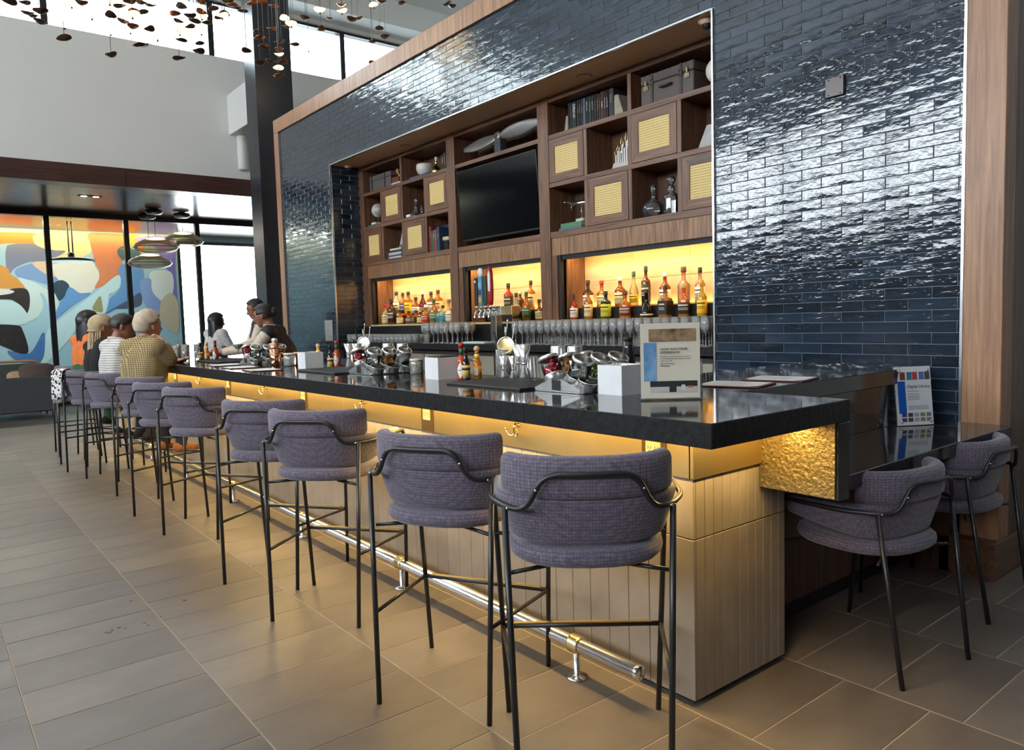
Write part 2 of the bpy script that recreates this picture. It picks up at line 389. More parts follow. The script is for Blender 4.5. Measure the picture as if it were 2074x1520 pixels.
# ---- hall shell
struct('ceiling', MB().box(-11.12, 7, -10, 9, 7.3, 7.5).box(-11.75, -11.12, -10, 9, 6.85, 7.5), MT['ceil'])
struct('wall_east', MB().box(7, 7.3, -10.3, 9.3, 0, 7.5), MT['redwood'])
struct('wall_north', MB().box(-22, 7, 9, 9.3, 0, 7.5), MT['white'])
struct('wall_south', MB().box(-22, 7, -10.3, -10, 0, 3.6).box(-22, -12, -10.3, -10, 3.6, 7.5).box(6, 7, -10.3, -10, 3.6, 7.5).box(-12, 6, -10.3, -10, 5.7, 7.5), M('stone_grey_paint', (.22, .21, .20), .6))
w = struct('window_1', MB().box(-12, 6, -10.2, -10.05, 3.6, 3.68).box(-12, 6, -10.2, -10.05, 5.62, 5.7), MT['blackmetal'])
for k in range(8): MB().box(-12 + 2.4 * k + .55, -12 + 2.4 * k + .65, -10.2, -10.05, 3.68, 5.62).build('mullion', MT['blackmetal'], w)
struct('trim_10', MB().box(-12, 6, -9.99, -9.95, 5.72, 7.29), MT['redwood'])
# west bulkhead with clerestory above and the lounge soffit below
wl = struct('wall_west', MB().box(-12.0, -11.7, -10, 9, 3.88, 5.87).box(-12.0, -11.7, -10, 9, 6.78, 6.85), MT['white'])
struct('trim_1', MB().box(-12.03, -11.66, -10, 1.02, 3.60, 3.885).box(-12.03, -11.66, 1.026, 9, 3.60, 3.885), MT['redwood'])
struct('wall_beam', MB().cbox(-11.7, -10.5, 2.66, 3.02, 4.60, 5.26, .01), MT['white'])
cw = struct('window_2', MB().box(-11.9, -11.76, -10, 9, 5.87, 5.89).box(-11.9, -11.76, -10, 9, 6.74, 6.78), MT['blackmetal'])
for k in range(8):
    y = .09 + 2.38 * (k - 4) + 0
    MB().box(-11.92, -11.74, y - .045, y + .045, 5.89, 6.74).build('mullion', MT['blackmetal'], cw)
    MB().box(-11.85, -11.842, y + .05, y + 2.33, 5.89, 6.74).build('pane', MT['pane'], cw)
# slatted timber soffit under the bulkhead, running on into the lounge
sl = struct('ceiling_lounge', MB().box(-18.2, -11.7, -10, 9, 3.66, 3.8), M('soffit_backing', (.02, .016, .014), .6))
mb = MB(); x = -18.1
while x < -11.75:
    mb.box(x, x + .088, -10, 9, 3.625, 3.66); x += .1
o = mb.build('timber_slats', wood('soffit_slat', srgb(84, 64, 55), srgb(124, 98, 84), 'y', 1, .22), sl); o['kind'] = 'stuff'
# glazed screen to the lounge
gs = struct('window_3', MB().box(-15.06, -14.94, -10, 9, 3.52, 3.63).box(-15.05, -14.95, -10, 9, 0, .10), MT['blackmetal'])
for k in range(-7, 7):
    y = .337 + 1.337 * k
    MB().box(-15.05, -14.95, y - .045, y + .045, .1, 3.52).build('mullion', MT['blackmetal'], gs)
    MB().box(-15.006, -14.994, y + .045, y + 1.337 - .045, .1, 3.52).build('pane', MT['pane'], gs)
# lounge end wall with the painted mural, and its tall window
struct('wall_lounge', MB().box(-18.3, -18, -10, 3.40, 0, 3.66).box(-18.3, -18, 3.4, 9, 0, .45).box(-18.3, -18, 3.4, 9, 3.5, 3.66), M('lounge_wall_paint', srgb(150, 190, 206), .6))
w4 = struct('window_4', MB().box(-18.2, -18.02, 3.4, 9, .45, .53).box(-18.2, -18.02, 3.4, 9, 3.42, 3.5), MT['blackmetal'])
for y in (3.44, 5.6, 7.7): MB().box(-18.2, -18.02, y - .04, y + .04, .53, 3.42).build('mullion', MT['blackmetal'], w4)
area('mural_cove_strip', (-17.8, -1.5, 3.58), (0, radians(35), 0), .03, 10, 85, (1, .66, .3))
area('lounge_fill_light', (-16.5, -.5, 3.6), (0, 0, 0), .3, 6, 190, (1, .95, .88))  # added fill lamp without a fixture, brightens the mural
def blob(pts, n=5):
    P = pts; out = []; k = len(P)
    for i in range(k):
        p0, p1, p2, p3 = [Vector(P[(i + j) % k]) for j in (-1, 0, 1, 2)]
        for s in range(n):
            t = s / n
            out.append(.5 * ((2 * p1) + (p2 - p0) * t + (2 * p0 - 5 * p1 + 4 * p2 - p3) * t * t + (3 * p1 - p0 - 3 * p2 + p3) * t ** 3))
    return out
mural = thing('mural', 'large abstract mural of orange, blue and cream leaf shapes behind the glass screen', 'mural', (-18, 0, 0))
MUR = [((226, 130, 60), [(-160, 125), (290, 125), (295, 165), (270, 205), (220, 222), (130, 210), (80, 205), (-160, 215)]),
 ((112, 122, 146), [(75, 215), (240, 205), (330, 235), (345, 300), (330, 355), (230, 350), (120, 395), (75, 440), (50, 400), (42, 300), (50, 240)]),
 ((196, 140, 58), [(-160, 330), (45, 390), (80, 440), (150, 490), (190, 555), (100, 555), (-160, 535)]),
 ((112, 146, 190), [(130, 400), (340, 345), (400, 420), (470, 480), (400, 530), (250, 490), (140, 470)]),
 ((232, 204, 150), [(270, 205), (300, 125), (700, 125), (710, 270), (560, 330), (440, 330), (370, 260)]),
 ((112, 122, 146), [(330, 250), (430, 258), (510, 265), (440, 310), (340, 340)]),
 ((204, 184, 156), [(250, 360), (330, 345), (430, 370), (440, 460), (350, 440)]),
 ((206, 210, 198), [(415, 370), (560, 340), (700, 330), (745, 390), (770, 440), (770, 520), (735, 560), (690, 595), (600, 590), (500, 530), (440, 470), (415, 420)]),
 ((196, 122, 82), [(700, 125), (970, 125), (965, 230), (910, 260), (945, 330), (950, 380), (930, 450), (880, 500), (740, 555), (770, 480), (770, 420), (745, 370), (720, 280), (700, 200)]),
 ((244, 150, 60), [(960, 125), (1110, 165), (1100, 280), (1030, 230), (965, 215)]),
 ((186, 208, 206), [(140, 470), (260, 505), (360, 560), (430, 600), (458, 680), (440, 760), (410, 800), (380, 700), (350, 620), (310, 590), (335, 660), (330, 720), (290, 780), (220, 810), (210, 750), (230, 700), (225, 600), (190, 540)]),
 ((34, 26, 24), [(80, 560), (190, 555), (228, 600), (230, 690), (205, 755), (170, 700), (120, 660), (60, 640), (-160, 640), (-160, 600), (60, 590)]),
 ((206, 206, 200), [(-160, 545), (95, 570), (60, 600), (-160, 612)]),
 ((178, 208, 212), [(-160, 665), (60, 650), (150, 680), (210, 750), (215, 790), (180, 835), (-160, 835)]),
 ((24, 20, 24), [(-160, 845), (120, 840), (180, 890), (220, 1050), (130, 1055), (60, 1020), (-160, 930)]),
 ((24, 58, 78), [(400, 530), (480, 490), (540, 545), (470, 650), (430, 600)]),
 ((92, 142, 196), [(540, 545), (620, 590), (705, 595), (560, 690), (420, 800), (460, 680), (500, 620)]),
 ((92, 142, 196), [(930, 380), (1100, 380), (1110, 560), (1040, 640), (985, 655), (830, 750), (850, 640), (935, 550)]),
 ((178, 212, 220), [(320, 1140), (350, 940), (400, 850), (540, 740), (700, 620), (780, 555), (920, 450), (935, 540), (880, 590), (850, 600), (840, 680), (810, 750), (720, 760), (600, 860), (540, 950), (400, 1100)]),
 ((142, 142, 98), [(780, 615), (795, 680), (795, 740), (720, 720), (740, 660)]),
 ((66, 82, 110), [(820, 755), (900, 700), (990, 650), (1090, 590), (1095, 680), (1000, 710), (880, 715)]),
 ((64, 96, 104), [(910, 265), (970, 225), (1100, 285), (970, 330), (945, 330)]),
 ((116, 112, 192), [(1040, 170), (1340, 160), (1360, 400), (1380, 700), (1340, 600), (1330, 470), (1270, 360), (1200, 230)]),
 ((200, 216, 218), [(1170, 430), (1330, 430), (1340, 600), (1250, 650), (1180, 560)]),
 ((124, 152, 204), [(1090, 500), (1170, 480), (1180, 580), (1240, 650), (1240, 760), (1180, 750), (1110, 640)]),
 ((184, 178, 158), [(1240, 720), (1260, 640), (1330, 590), (1385, 680), (1385, 895), (1290, 850), (1245, 780)]),
 ((60, 110, 170), [(60, 1040), (230, 1060), (330, 900), (350, 960), (320, 1120), (150, 1120)])]
for i, (c, pts) in enumerate(MUR):
    P = [at(a / 3.84, 440 + b / 3.84, 0, -18) for a, b in blob([Vector((p[0], p[1])) for p in pts])]
    poly = [(p.y, min(p.z, 3.6)) for p in P]
    MB().prism(poly, (.0008 + .0004 * i, 0, 0), (0, 1, 0), (0, 0, 1), (.0003, 0, 0)).build('painted_shape', flat('mural_paint_%d_%d_%d' % c, *c, .6), mural)
# ---- tall black steel column at the end of the back wall
struct('wall_column', MB().box(-10.64, -10.2, 2.60, 2.66, 0, 7.3).box(-10.44, -10.38, 2.66, 3.12, 0, 7.3).box(-10.62, -10.2, 3.12, 3.18, 0, 7.3).box(-10.38, -10.205, 2.66, 3.12, 0, 7.3), MT['steelcol'])
# ---- back wall of glazed tiles with the shelving niche
NX0, NX1, NZ, YW = -7.56, -1.82, 3.37, 2.5
wb = struct('wall_back', MB().box(NX1, -.275, YW + .006, 3.4, 0, 4.1).box(-9.155, NX0, YW + .006, 3.4, 0, 4.1).box(NX0, NX1, YW + .006, 3.4, NZ, 4.1).box(NX0, NX1, 3.24, 3.4, 0, NZ), MT['grout'])
TP, TH, TL = .0611, .0585, .2485
def wall_tile(l, h, var, side=False):
    def fn(mb):
        rnd = random.Random(var); a, b = l / 2, h / 2; c = .0020; d = .0042
        z = [d + rnd.uniform(-.0006, .0006) for _ in range(4)]
        vs = [(-a, 0, -b), (a, 0, -b), (a, 0, b), (-a, 0, b), (-a, -d + .002, -b), (a, -d + .002, -b), (a, -d + .002, b), (-a, -d + .002, b),
              (-a + c, -z[0], -b + c), (a - c, -z[1], -b + c), (a - c, -z[2], b - c), (-a + c, -z[3], b - c)]
        # a centre point gives the hand-made face its slight pillow
        vs.append((rnd.uniform(-.3, .3) * a, -d - rnd.uniform(.0000, .0009), rnd.uniform(-.3, .3) * b))
        if side: vs = [(-y, x, zz) for x, y, zz in vs]
        mb.add(vs, [(8, 9, 12), (9, 10, 12), (10, 11, 12), (11, 8, 12), (4, 5, 9, 8), (5, 6, 10, 9), (6, 7, 11, 10), (7, 4, 8, 11), (0, 1, 5, 4), (1, 2, 6, 5), (2, 3, 7, 6), (3, 0, 4, 7)])
    return fn
pieces = []
nrow = 0; z = .94 - TP * 15
while z < 4.1 - .01:
    zt = min(z + TH, 4.098)
    if zt - z > .012 and zt > .03:
        zb = max(z, .0)
        off = -.317 if nrow % 2 == 0 else -.317 - TL / 2
        x = off + TL * 2
        while x > -9.4:
            xa, xb = x - TL + .003, x
            for (lo, hi) in ((NX1, -.28), (NX0, NX1), (-9.15, NX0)):
                if lo == NX0 and zb < NZ - .03: continue
                za = max(zb, NZ + .001) if lo == NX0 else zb
                a, b = max(xa, lo + .001), min(xb, hi - .001)
                if b - a < .012 or zt - za < .008: continue
                c = ((a + b) / 2, YW + .006, (za + zt) / 2)
                full = abs(b - a - (TL - .003)) < 1e-4 and abs(zt - za - TH) < 1e-4
                var = (nrow * 5 + int(round(x / TL)) * 3) % 13
                vis = seen(c, 10) and c[2] > .75
                d = (Vector(c) - Vector(CAMPOS)); wgt = (-(d.y) / d.length ** 3) * -1 * (b - a) if vis else 1e-9
                pieces.append((c, wgt, ('t', var) if full else None, wall_tile(b - a, zt - za, var)))
            x -= TL
    nrow += 1; z += TP
split_near(pieces, 300, wb, 'wall_tile', MT['tile'], 'wall_tile_field')
# tiles on the left return of the niche
pieces = []
nrow = 0; z = .94
while z < NZ - .01:
    zt = min(z + TH, NZ - .002)
    y = 2.502 + (0 if nrow % 2 else -TL / 2)
    while y < 2.885:
        a, b = max(y, 2.503), min(y + TL - .003, 2.885)
        if b - a > .015:
            pieces.append(((NX0 - .006 + .006, (a + b) / 2, (z + zt) / 2), 1 if False else (b - a), None, wall_tile(b - a, zt - z, nrow, True)))
        y += TL
    nrow += 1; z += TP
split_near(pieces, 60, wb, 'return_tile', MT['tile'], 'return_tile_field')
# wooden frame round the tiled wall
struct('trim_2', MB().cbox(-9.30, -.10, 2.478, 3.42, 4.10, 4.285, .004), MT['trimwood'])
t3 = struct('trim_3', MB().cbox(-.28, -.10, 2.478, 2.62, 0, 4.10, .003), MT['trimwood'])
struct('wall_end', MB().box(-.275, -.103, 2.62, 3.42, 0, 4.10), MT['walnut_dark'])
struct('baseboard_east', MB().cbox(-.35, -.085, 2.40, 3.43, 0, .19, .003), MT['walnut_y'])
struct('trim_4', MB().cbox(-9.30, -9.15, 2.478, 3.42, 0, 4.10, .003), MT['trimwood'])
# satin metal edge strips
struct('trim_5', MB().box(-.292, -.2785, 2.474, 2.51, .77, 4.1), MT['chrome_edge'])
struct('trim_6', MB().box(-9.152, -9.142, 2.485, 2.51, 1.0, 4.1), MT['chrome_edge'])
struct('trim_7', MB().box(NX0 - .012, NX0 + .002, 2.487, 2.52, .9, NZ), MT['chrome_edge'])
struct('trim_8', MB().box(NX1 - .002, NX1 + .012, 2.487, 2.52, .9, NZ), MT['chrome_edge'])
struct('trim_9', MB().box(NX0, NX1, 2.487, 2.515, NZ - .008, NZ + .004), MT['chrome_edge'])
struct('ceiling_niche', MB().box(NX0, NX1, 2.515, 3.3, NZ - .006, NZ + .1), MT['soffit'])
struct('wall_niche_end', MB().box(NX1, NX1 + .05, 2.53, 3.3, .9, NZ), MT['walnut_z'])
# round flush speakers / detectors and the camera domes in the niche soffit
for q in ((822, 296), (1183, 155)):
    p = at(q[0], q[1], 2, NZ - .008)
    t = thing('ceiling_speaker', 'round taupe flush disc in the niche soffit, %s' % ('above the left shelves' if q[0] < 1000 else 'above the row of books'), 'speaker', (p.x, p.y, NZ - .006), 0, 'flush discs in the niche soffit')
    MB().lathe([(.062, 0), (.062, -.006), (.055, -.010), (0, -.011)], 24).build('grille', MT['soffit'], t)
    MB().lathe([(.068, 0), (.068, -.003), (.062, -.004)], 24).build('rim', flat('taupe_rim', 120, 94, 74), t)
for q, lab in (((706, 338), 'in the left end of the niche soffit'), ((1432, 45), 'in the right end of the niche soffit')):
    p = at(q[0], q[1], 2, NZ - .02)
    p.x = min(p.x, NX1 - .07)
    t = thing('dome_camera', 'smoked dome camera ' + lab, 'camera', (p.x, p.y, NZ - .006))
    MB().lathe([(.06, 0), (.06, -.012), (.042, -.016), (.042, -.03)], 20).build('housing', MT['soffit'], t)
    MB().sphere((0, 0, -.03), (.036, .036, .032), 14, 8).build('dome', MT['black'], t)
# steel blanking plate on the right pier
p = at(1692, 176, 1, YW - .004)
t = thing('blanking_plate', 'square bronze metal cover plate screwed to the dark tiled wall', 'wall plate', (p.x, YW - .004, p.z))
MB().cbox(-.057, .057, -.012, .004, -.057, .057, .005).build('plate', M('bronze_plate', srgb(78, 74, 74), .3, .9), t)
for sx in (-.035, .035):
    for sz in (-.042, .042): MB().lathe([(.0045, 0), (.004, .002), (0, .003)], 8).xf(Matrix.Rotation(pi / 2, 4, 'X')).build('screw', MT['black'], t, (sx, -.012, sz))
# white cylinder speaker under the beam
p = at(489, 277, 0, -11.62); 
t = thing('wall_speaker', 'white column loudspeaker on the white bulkhead beside the black column', 'speaker', (-11.62, p.y, 4.03))
MB().lathe([(.07, 0), (.078, .01), (.078, .55), (.07, .565), (0, .565)], 20).build('body', MT['white'], t)
MB().box(-.09, -.05, -.02, .02, .2, .4).build('bracket', MT['white'], t)
MB().lathe([(.008, 0), (0, .002)], 8).xf(Matrix.Rotation(pi / 2, 4, 'Y')).build('badge', MT['ink'], t, (.079, 0, .5))
# framed notices on the tiled wall at the far end
p = at(666, 670, 1, 2.49)
t = thing('wall_notice', 'grey printed notice sheet on the tiled wall left of the niche', 'notice', (p.x, 2.493, p.z))
MB().box(-.11, .11, -.004, .004, -.135, .135).build('sheet', flat('grey_sheet', 168, 164, 160), t)
for k in range(9):
    if k in (3, 6): continue
    MB().box(-.09, .09 - random.uniform(0, .05), -.0048, -.004, .1 - k * .022, .104 - k * .022).build('text_line', MT['inkgrey'], t)
# ================================================================== THE BAR
XE = -9.05
BX, BY = -.308, .311
base = thing('tiled_bar_front', 'long bar front clad in narrow upright greige stone tiles with brass band above', 'bar', (-4.6, .6, 0))
base.location = (0, 0, 0)
MB().box(XE, BX - .008, BY + .008, .866, .03, .992).build('core', MT['basegrout'], base)
MB().box(XE, BX - .03, BY + .03, .84, 0, .03).build('plinth', MT['black'], base)
k = 0; x = BX
while x > XE + .02:
    a = max(x - .1028 + .002, XE)
    for z0, z1 in ((.026, .600), (.603, .815)):
        MB().cbox(a, x, BY, BY + .012, z0, z1, .0018).build('front_tile', MT['basetile'], base)
    x -= .1028
y = BY + .013
while y < .874 - .01:
    b = min(y + .0505 - .002, .874)
    for z0, z1 in ((.026, .600), (.603, .815)):
        MB().cbox(BX - .012, BX, y, b, z0, z1, .0018).build('end_tile', MT['basetile'], base)
    y += .0505
x = BX - .001
for w_ in (1.33, 1.3, 1.3, 1.3, 1.3, 1.3, .9):
    MB().cbox(x - w_ + .003, x, BY - .012, BY + .010, .817, .993, .002).build('brass_panel', MT['brass'], base); x -= w_
MB().cbox(BX - .01, BX + .012, BY - .012, .80, .817, .993, .002).build('brass_panel', MT['brass'], base)
MB().cbox(BX - .01, BX + .014, .803, .83, .817, .993, .002).build('brass_panel', MT['brass'], base)
# countertop: thick black granite, two slabs with a seam
ct = thing('bar_countertop', 'thick polished black granite countertop with mitred edge along the whole bar', 'countertop')
xs = at(1060, 829, 1, 0).x
MB().cbox(xs + .0006, 0, 0, .78, .995, 1.07, .003, 1, 0).build('slab', [MT['granite'], MT['granite_edge']], ct)
MB().cbox(XE - .25, xs - .0006, 0, .78, .995, 1.07, .003, 1, 0).build('slab', [MT['granite'], MT['granite_edge']], ct)
MB().cbox(BX + .002, 0, .707, .78, .722, .994, .003, 1, 0).build('drop_panel', [MT['granite'], MT['granite']], ct)
MB().box(BX + .004, -.012, .700, .707, .728, .994).build('gold_lit_panel', M('gold_lit_granite', (.40, .31, .15), .45, .9, var=(90, (.14, .105, .045)), bump=(75, 1.0, .006), stretch=(1, 1, 1)), ct)  # LED glow on the dark granite face, painted as a gold panel
MB().cbox(-1.15, -.45, .781, 2.492, .995, 1.07, .003, 1, 0).build('return_slab', [MT['granite'], MT['granite']], ct)
rp = thing('bar_return', 'bar return behind the low table, glossy black stone over dark walnut', 'bar')
MB().box(-.495, -.474, .882, 2.49, .785, .994).build('stone_panel', MT['granite'], rp)
MB().box(-.53, -.496, .882, 2.49, .09, .994).build('walnut_panel', MT['walnut_dark'], rp)
MB().box(-.60, -.53, .882, 2.49, 0, .09).build('plinth', MT['black'], rp)
lt = thing('low_table', 'low black granite table ledge at the end of the bar', 'table')
MB().cbox(-.473, -.047, .782, 2.474, .725, .783, .003, 1, 0).build('table_top', [MT['granite'], MT['granite']], lt)
MB().box(-.47, -.30, 2.40, 2.47, 0, .725).build('support', MT['walnut_dark'], lt)
# foot rail
RY = .165; RZ = at(1163, 1303, 1, RY).z; RX = at(1290, 1362, 1, RY).x
fr = thing('foot_rail', 'polished steel foot rail on short floor brackets along the bar front', 'foot rail')
MB().tube([(RX, RY, RZ), (XE + .1, RY, RZ)], .027, 16).build('rail', MT['steel'], fr)
MB().lathe([(.027, 0), (.029, .003), (.029, .012), (.024, .018), (0, .018)], 16).xf(Matrix.Rotation(pi / 2, 4, 'Y')).build('end_cap', MT['chrome'], fr, (RX, RY, RZ))
for bx in (-.754, -2.069, -3.35, -4.684, -5.98, -7.28, -8.58):
    b = MB(); b.lathe([(.042, 0), (.042, .006), (.016, .010), (.013, .014), (.013, RZ - .03)], 16)
    b.build('bracket_post', MT['steel'], fr, (bx, RY, 0))
    r = MB()
    secs = []
    r.lathe([(.0275, -.03), (.034, -.026), (.036, -.018), (.034, -.008), (.036, 0), (.034, .008), (.036, .018), (.034, .026), (.0275, .03)], 16).xf(Matrix.Rotation(pi / 2, 4, 'Y')).build('bracket_ring', M('worn_gold_ring', (.70, .56, .30), .3, 1) if bx == -.754 else bpy.data.materials['worn_gold_ring'], fr, (bx, RY, RZ))
# double purse hooks and sockets on the brass band
HY = BY - .012
ordn = ['nearest the bar corner', 'second from the bar corner', 'third from the bar corner', 'fourth from the bar corner', 'fifth from the bar corner']
for i, q in enumerate(((1047, 872), (735, 822), (537, 793), (407, 772))):
    p = at(q[0], q[1], 1, HY - .01)
    t = thing('purse_hook', 'brass double purse hook under the counter, ' + ordn[i], 'hook', (p.x, HY, .905), 0, 'purse hooks under the counter')
    MB().lathe([(.011, 0), (.011, .004), (0, .005)], 12).xf(Matrix.Rotation(pi / 2, 4, 'X')).build('rosette', MT['polbrass'], t, (0, 0, .012))
    MB().tube(fillet([(0, -.002, .02), (0, -.02, .022), (0, -.028, .0), (0, -.022, -.028)], .012), .0045, 8).build('stem', MT['polbrass'], t)
    for s in (-1, 1):
        b = MB(); b.tube(fillet([(0, -.02, -.02), (s * .012, -.026, -.034), (s * .035, -.034, -.03), (s * .042, -.04, -.004)], .016), .004, 8); b.sphere((s * .042, -.04, -.002), .0065, 8, 6)
        b.build('prong', MT['polbrass'], t)
for i, q in enumerate(((1325, 908), (866, 843), (615, 802), (463, 779), (356, 762))):
    p = at(q[0], q[1], 1, HY)
    t = thing('power_outlet', 'bronze outlet strip with ivory double socket under the counter, ' + ordn[i], 'outlet', (p.x, HY, .905), 0, 'power outlets under the counter')
    MB().cbox(-.056, .056, -.004, .002, -.086, .086, .001).build('strip', M('bronze_strip', srgb(96, 80, 58), .35, .8) if i == 0 else bpy.data.materials['bronze_strip'], t)
    b = MB(); b.cbox(-.035, .035, -.008, -.004, -.03, .03, .002); f = b.build('socket_plate', flat('ivory_plastic', 140, 128, 100), t)
    for s in (-1, 1):
        for dx, w_ in ((-.006, .0014), (.006, .0014)):
            MB().box(s * .016 + dx - w_, s * .016 + dx + w_, -.0086, -.0078, -.002, .009).build('slot', MT['ink'], f)
        MB().lathe([(.003, 0), (0, .0006)], 8).xf(Matrix.Rotation(pi / 2, 4, 'X')).build('slot', MT['ink'], f, (s * .016, -.008, -.008))
# ---- back bar inside the niche
bb = thing('back_bar', 'dark stone back bar counter below the lit bottle bays', 'back bar')
MB().cbox(NX0 + .004, NX1 - .004, 2.515, 2.90, 1.085, 1.148, .002, 1, 0).build('counter', [MT['granite'], MT['granite_edge']], bb)
MB().box(NX0 + .02, NX1 - .02, 2.86, 2.884, 1.148, 1.335).build('riser', MT['granite_edge'], bb)
MB().box(NX0 + .02, NX1 - .02, 2.60, 2.9, .10, 1.085).build('carcass', flat('dark_carcass', 46, 42, 40), bb)
MB().box(NX0 + .02, NX1 - .02, 2.63, 2.9, 0, .10).build('plinth', MT['black'], bb)
x = NX0 + .04
for k in range(9):
    d = MB().cbox(x, x + .60, 2.578, 2.598, .14, 1.03, .003).build('cabinet_door', M('brushed_cream_steel', srgb(168, 158, 140), .4, .4) if k == 0 else bpy.data.materials['brushed_cream_steel'], bb)
    MB().tube([(x + .2, 2.56, .99), (x + .4, 2.56, .99)], .008, 8).build('handle', MT['steel'], d); x += .628
# ---- shelving wall
sh = thing('display_shelving', 'walnut display shelving with cane doors filling the tiled niche', 'shelving')
def board(x0, x1, z0, z1, y0=2.885, y1=3.2, mat='walnut_x', name='shelf'):
    return MB().cbox(x0, x1, y0, y1, z0, z1, .0015).build(name, MT[mat], sh)
UPR = ((-7.557, -7.45), (-5.54, -5.39), (-4.035, -3.89), (-1.95, -1.823))
for a, b in UPR: board(a, b, 1.149, 3.363, 2.880, 3.215, 'walnut_z', 'upright')
MB().box(-7.45, -1.95, 3.2, 3.215, 1.94, 3.363).build('back_panel', MT['walnut_dark'], sh)
SEC = ((-7.45, -5.54), (-5.39, -4.035), (-3.89, -1.95))
for i, (a, b) in enumerate(SEC):
    board(a, b, 3.315, 3.363, name='top_rail'); board(a, b, 2.105, 2.16, name='bottom_shelf')
    board(a, b, 1.945, 2.104, 2.893, 2.915, 'fascia', 'fascia_panel')
    board(a, b, 2.988, 3.028)
    if i != 1: board(a, b, 2.56, 2.60)
def divs(L, z0, z1):
    for x in L: board(x - .02, x + .02, z0, z1, 2.886, 3.2, 'walnut_z', 'divider')
divs((-6.515, -2.907), 3.028, 3.315)
for L in ((-7.005, -6.515, -6.005), (-3.42, -2.912, -2.41)): divs(L, 2.60, 2.988); divs(L, 2.16, 2.56)
cane, N, L_, P_ = newmat('woven_cane'); P_.inputs['Roughness'].default_value = .55
tc = N.new('ShaderNodeTexCoord'); mp = N.new('ShaderNodeMapping'); mp.inputs['Scale'].default_value = (1, 1, 1); L_.new(tc.outputs['Object'], mp.inputs[0])
wz = N.new('ShaderNodeTexWave'); wz.bands_direction = 'Z'; wz.inputs['Scale'].default_value = 16; wz.inputs['Distortion'].default_value = .3; wx = N.new('ShaderNodeTexWave'); wx.bands_direction = 'X'; wx.inputs['Scale'].default_value = 22
L_.new(mp.outputs[0], wz.inputs[0]); L_.new(mp.outputs[0], wx.inputs[0])
mu = N.new('ShaderNodeMath'); mu.operation = 'MULTIPLY'; L_.new(wz.outputs['Fac'], mu.inputs[0]); L_.new(wx.outputs['Fac'], mu.inputs[1])
rr = N.new('ShaderNodeValToRGB'); rr.color_ramp.elements[0].position = .5; rr.color_ramp.elements[0].color = srgb(232, 202, 132); rr.color_ramp.elements[1].position = .75; rr.color_ramp.elements[1].color = srgb(112, 80, 42)
L_.new(mu.outputs[0], rr.inputs[0]); L_.new(rr.outputs[0], P_.inputs['Base Color'])
bp = N.new('ShaderNodeBump'); bp.inputs['Strength'].default_value = .5; bp.inputs['Distance'].default_value = .004; bp.invert = True; L_.new(mu.outputs[0], bp.inputs['Height']); L_.new(bp.outputs[0], P_.inputs['Normal'])
def door(x0, x1, z0, z1):
    g = .004; x0 += g; x1 -= g; z0 += g; z1 -= g; w_ = .07; y0, y1 = 2.884, 2.904
    d = MB().box(x0 + w_ - .004, x1 - w_ + .004, y0 + .008, y1 - .004, z0 + w_ - .004, z1 - w_ + .004).build('cane_door', cane, sh)
    for poly, mt in (([(x0, z0), (x1, z0), (x1 - w_, z0 + w_), (x0 + w_, z0 + w_)], 'walnut_x'), ([(x0, z1), (x0 + w_, z1 - w_), (x1 - w_, z1 - w_), (x1, z1)], 'walnut_x'),
                     ([(x0, z0), (x0 + w_, z0 + w_), (x0 + w_, z1 - w_), (x0, z1)], 'walnut_z'), ([(x1, z0), (x1, z1), (x1 - w_, z1 - w_), (x1 - w_, z0 + w_)], 'walnut_z')):
        MB().prism(poly, (0, y0, 0), (1, 0, 0), (0, 0, 1), (0, y1 - y0, 0)).build('door_rail', MT[mt], d)
CL = [-7.45, -7.005, -6.515, -6.005, -5.54]; CR = [-3.89, -3.42, -2.912, -2.41, -1.95]
def cell(C, i): return (C[i] + (.02 if i else 0), C[i + 1] - (.02 if i < 3 else 0))
for C, r2, r3 in ((CL, (1, 3), (0, 2)), (CR, (0, 2), (1, 3))):
    for i in r2: door(*cell(C, i), 2.60, 2.988)
    for i in r3: door(*cell(C, i), 2.16, 2.56)
# lit bays
maple = wood('pale_maple_panel', srgb(196, 164, 120), srgb(220, 190, 146), 'x', .5, .5, .03)
for i, (a, b) in enumerate(SEC):
    MB().box(a, a + .075, 2.89, 3.2, 1.149, 1.944).build('jamb', MT['walnut_z'], sh)
    MB().box(a + .076, a + .11, 2.90, 2.935, 1.149, 1.944).build('grille_track', MT['black'], sh)
    MB().box(a + .11, b - .002, 2.915, 2.945, 1.905, 1.944).build('grille_track', MT['black'], sh)
    MB().box(a + .115, a + .125, 2.96, 3.19, 1.357, 1.944).build('side_panel', MT['walnut_z'], sh)
    MB().cbox(a + .076, b, 2.872, 3.2, 1.337, 1.355, .001, 0).build('bay_shelf', flat('pale_shelf', 200, 180, 130), sh)
    MB().cbox(a + .126, b, 3.03, 3.15, 1.355, 1.46, .002, 0).build('stone_step', MT['granite_edge'], sh)
    n = max(2, round((b - a - .13) / .55)); wd = (b - a - .13) / n
    for kx in range(n):
        for z0, z1 in ((1.355, 1.70), (1.703, 1.944)):
            MB().box(a + .128 + kx * wd + .001, a + .128 + (kx + 1) * wd - .001, 3.186, 3.198, z0, z1).build('back_tile', maple, sh)
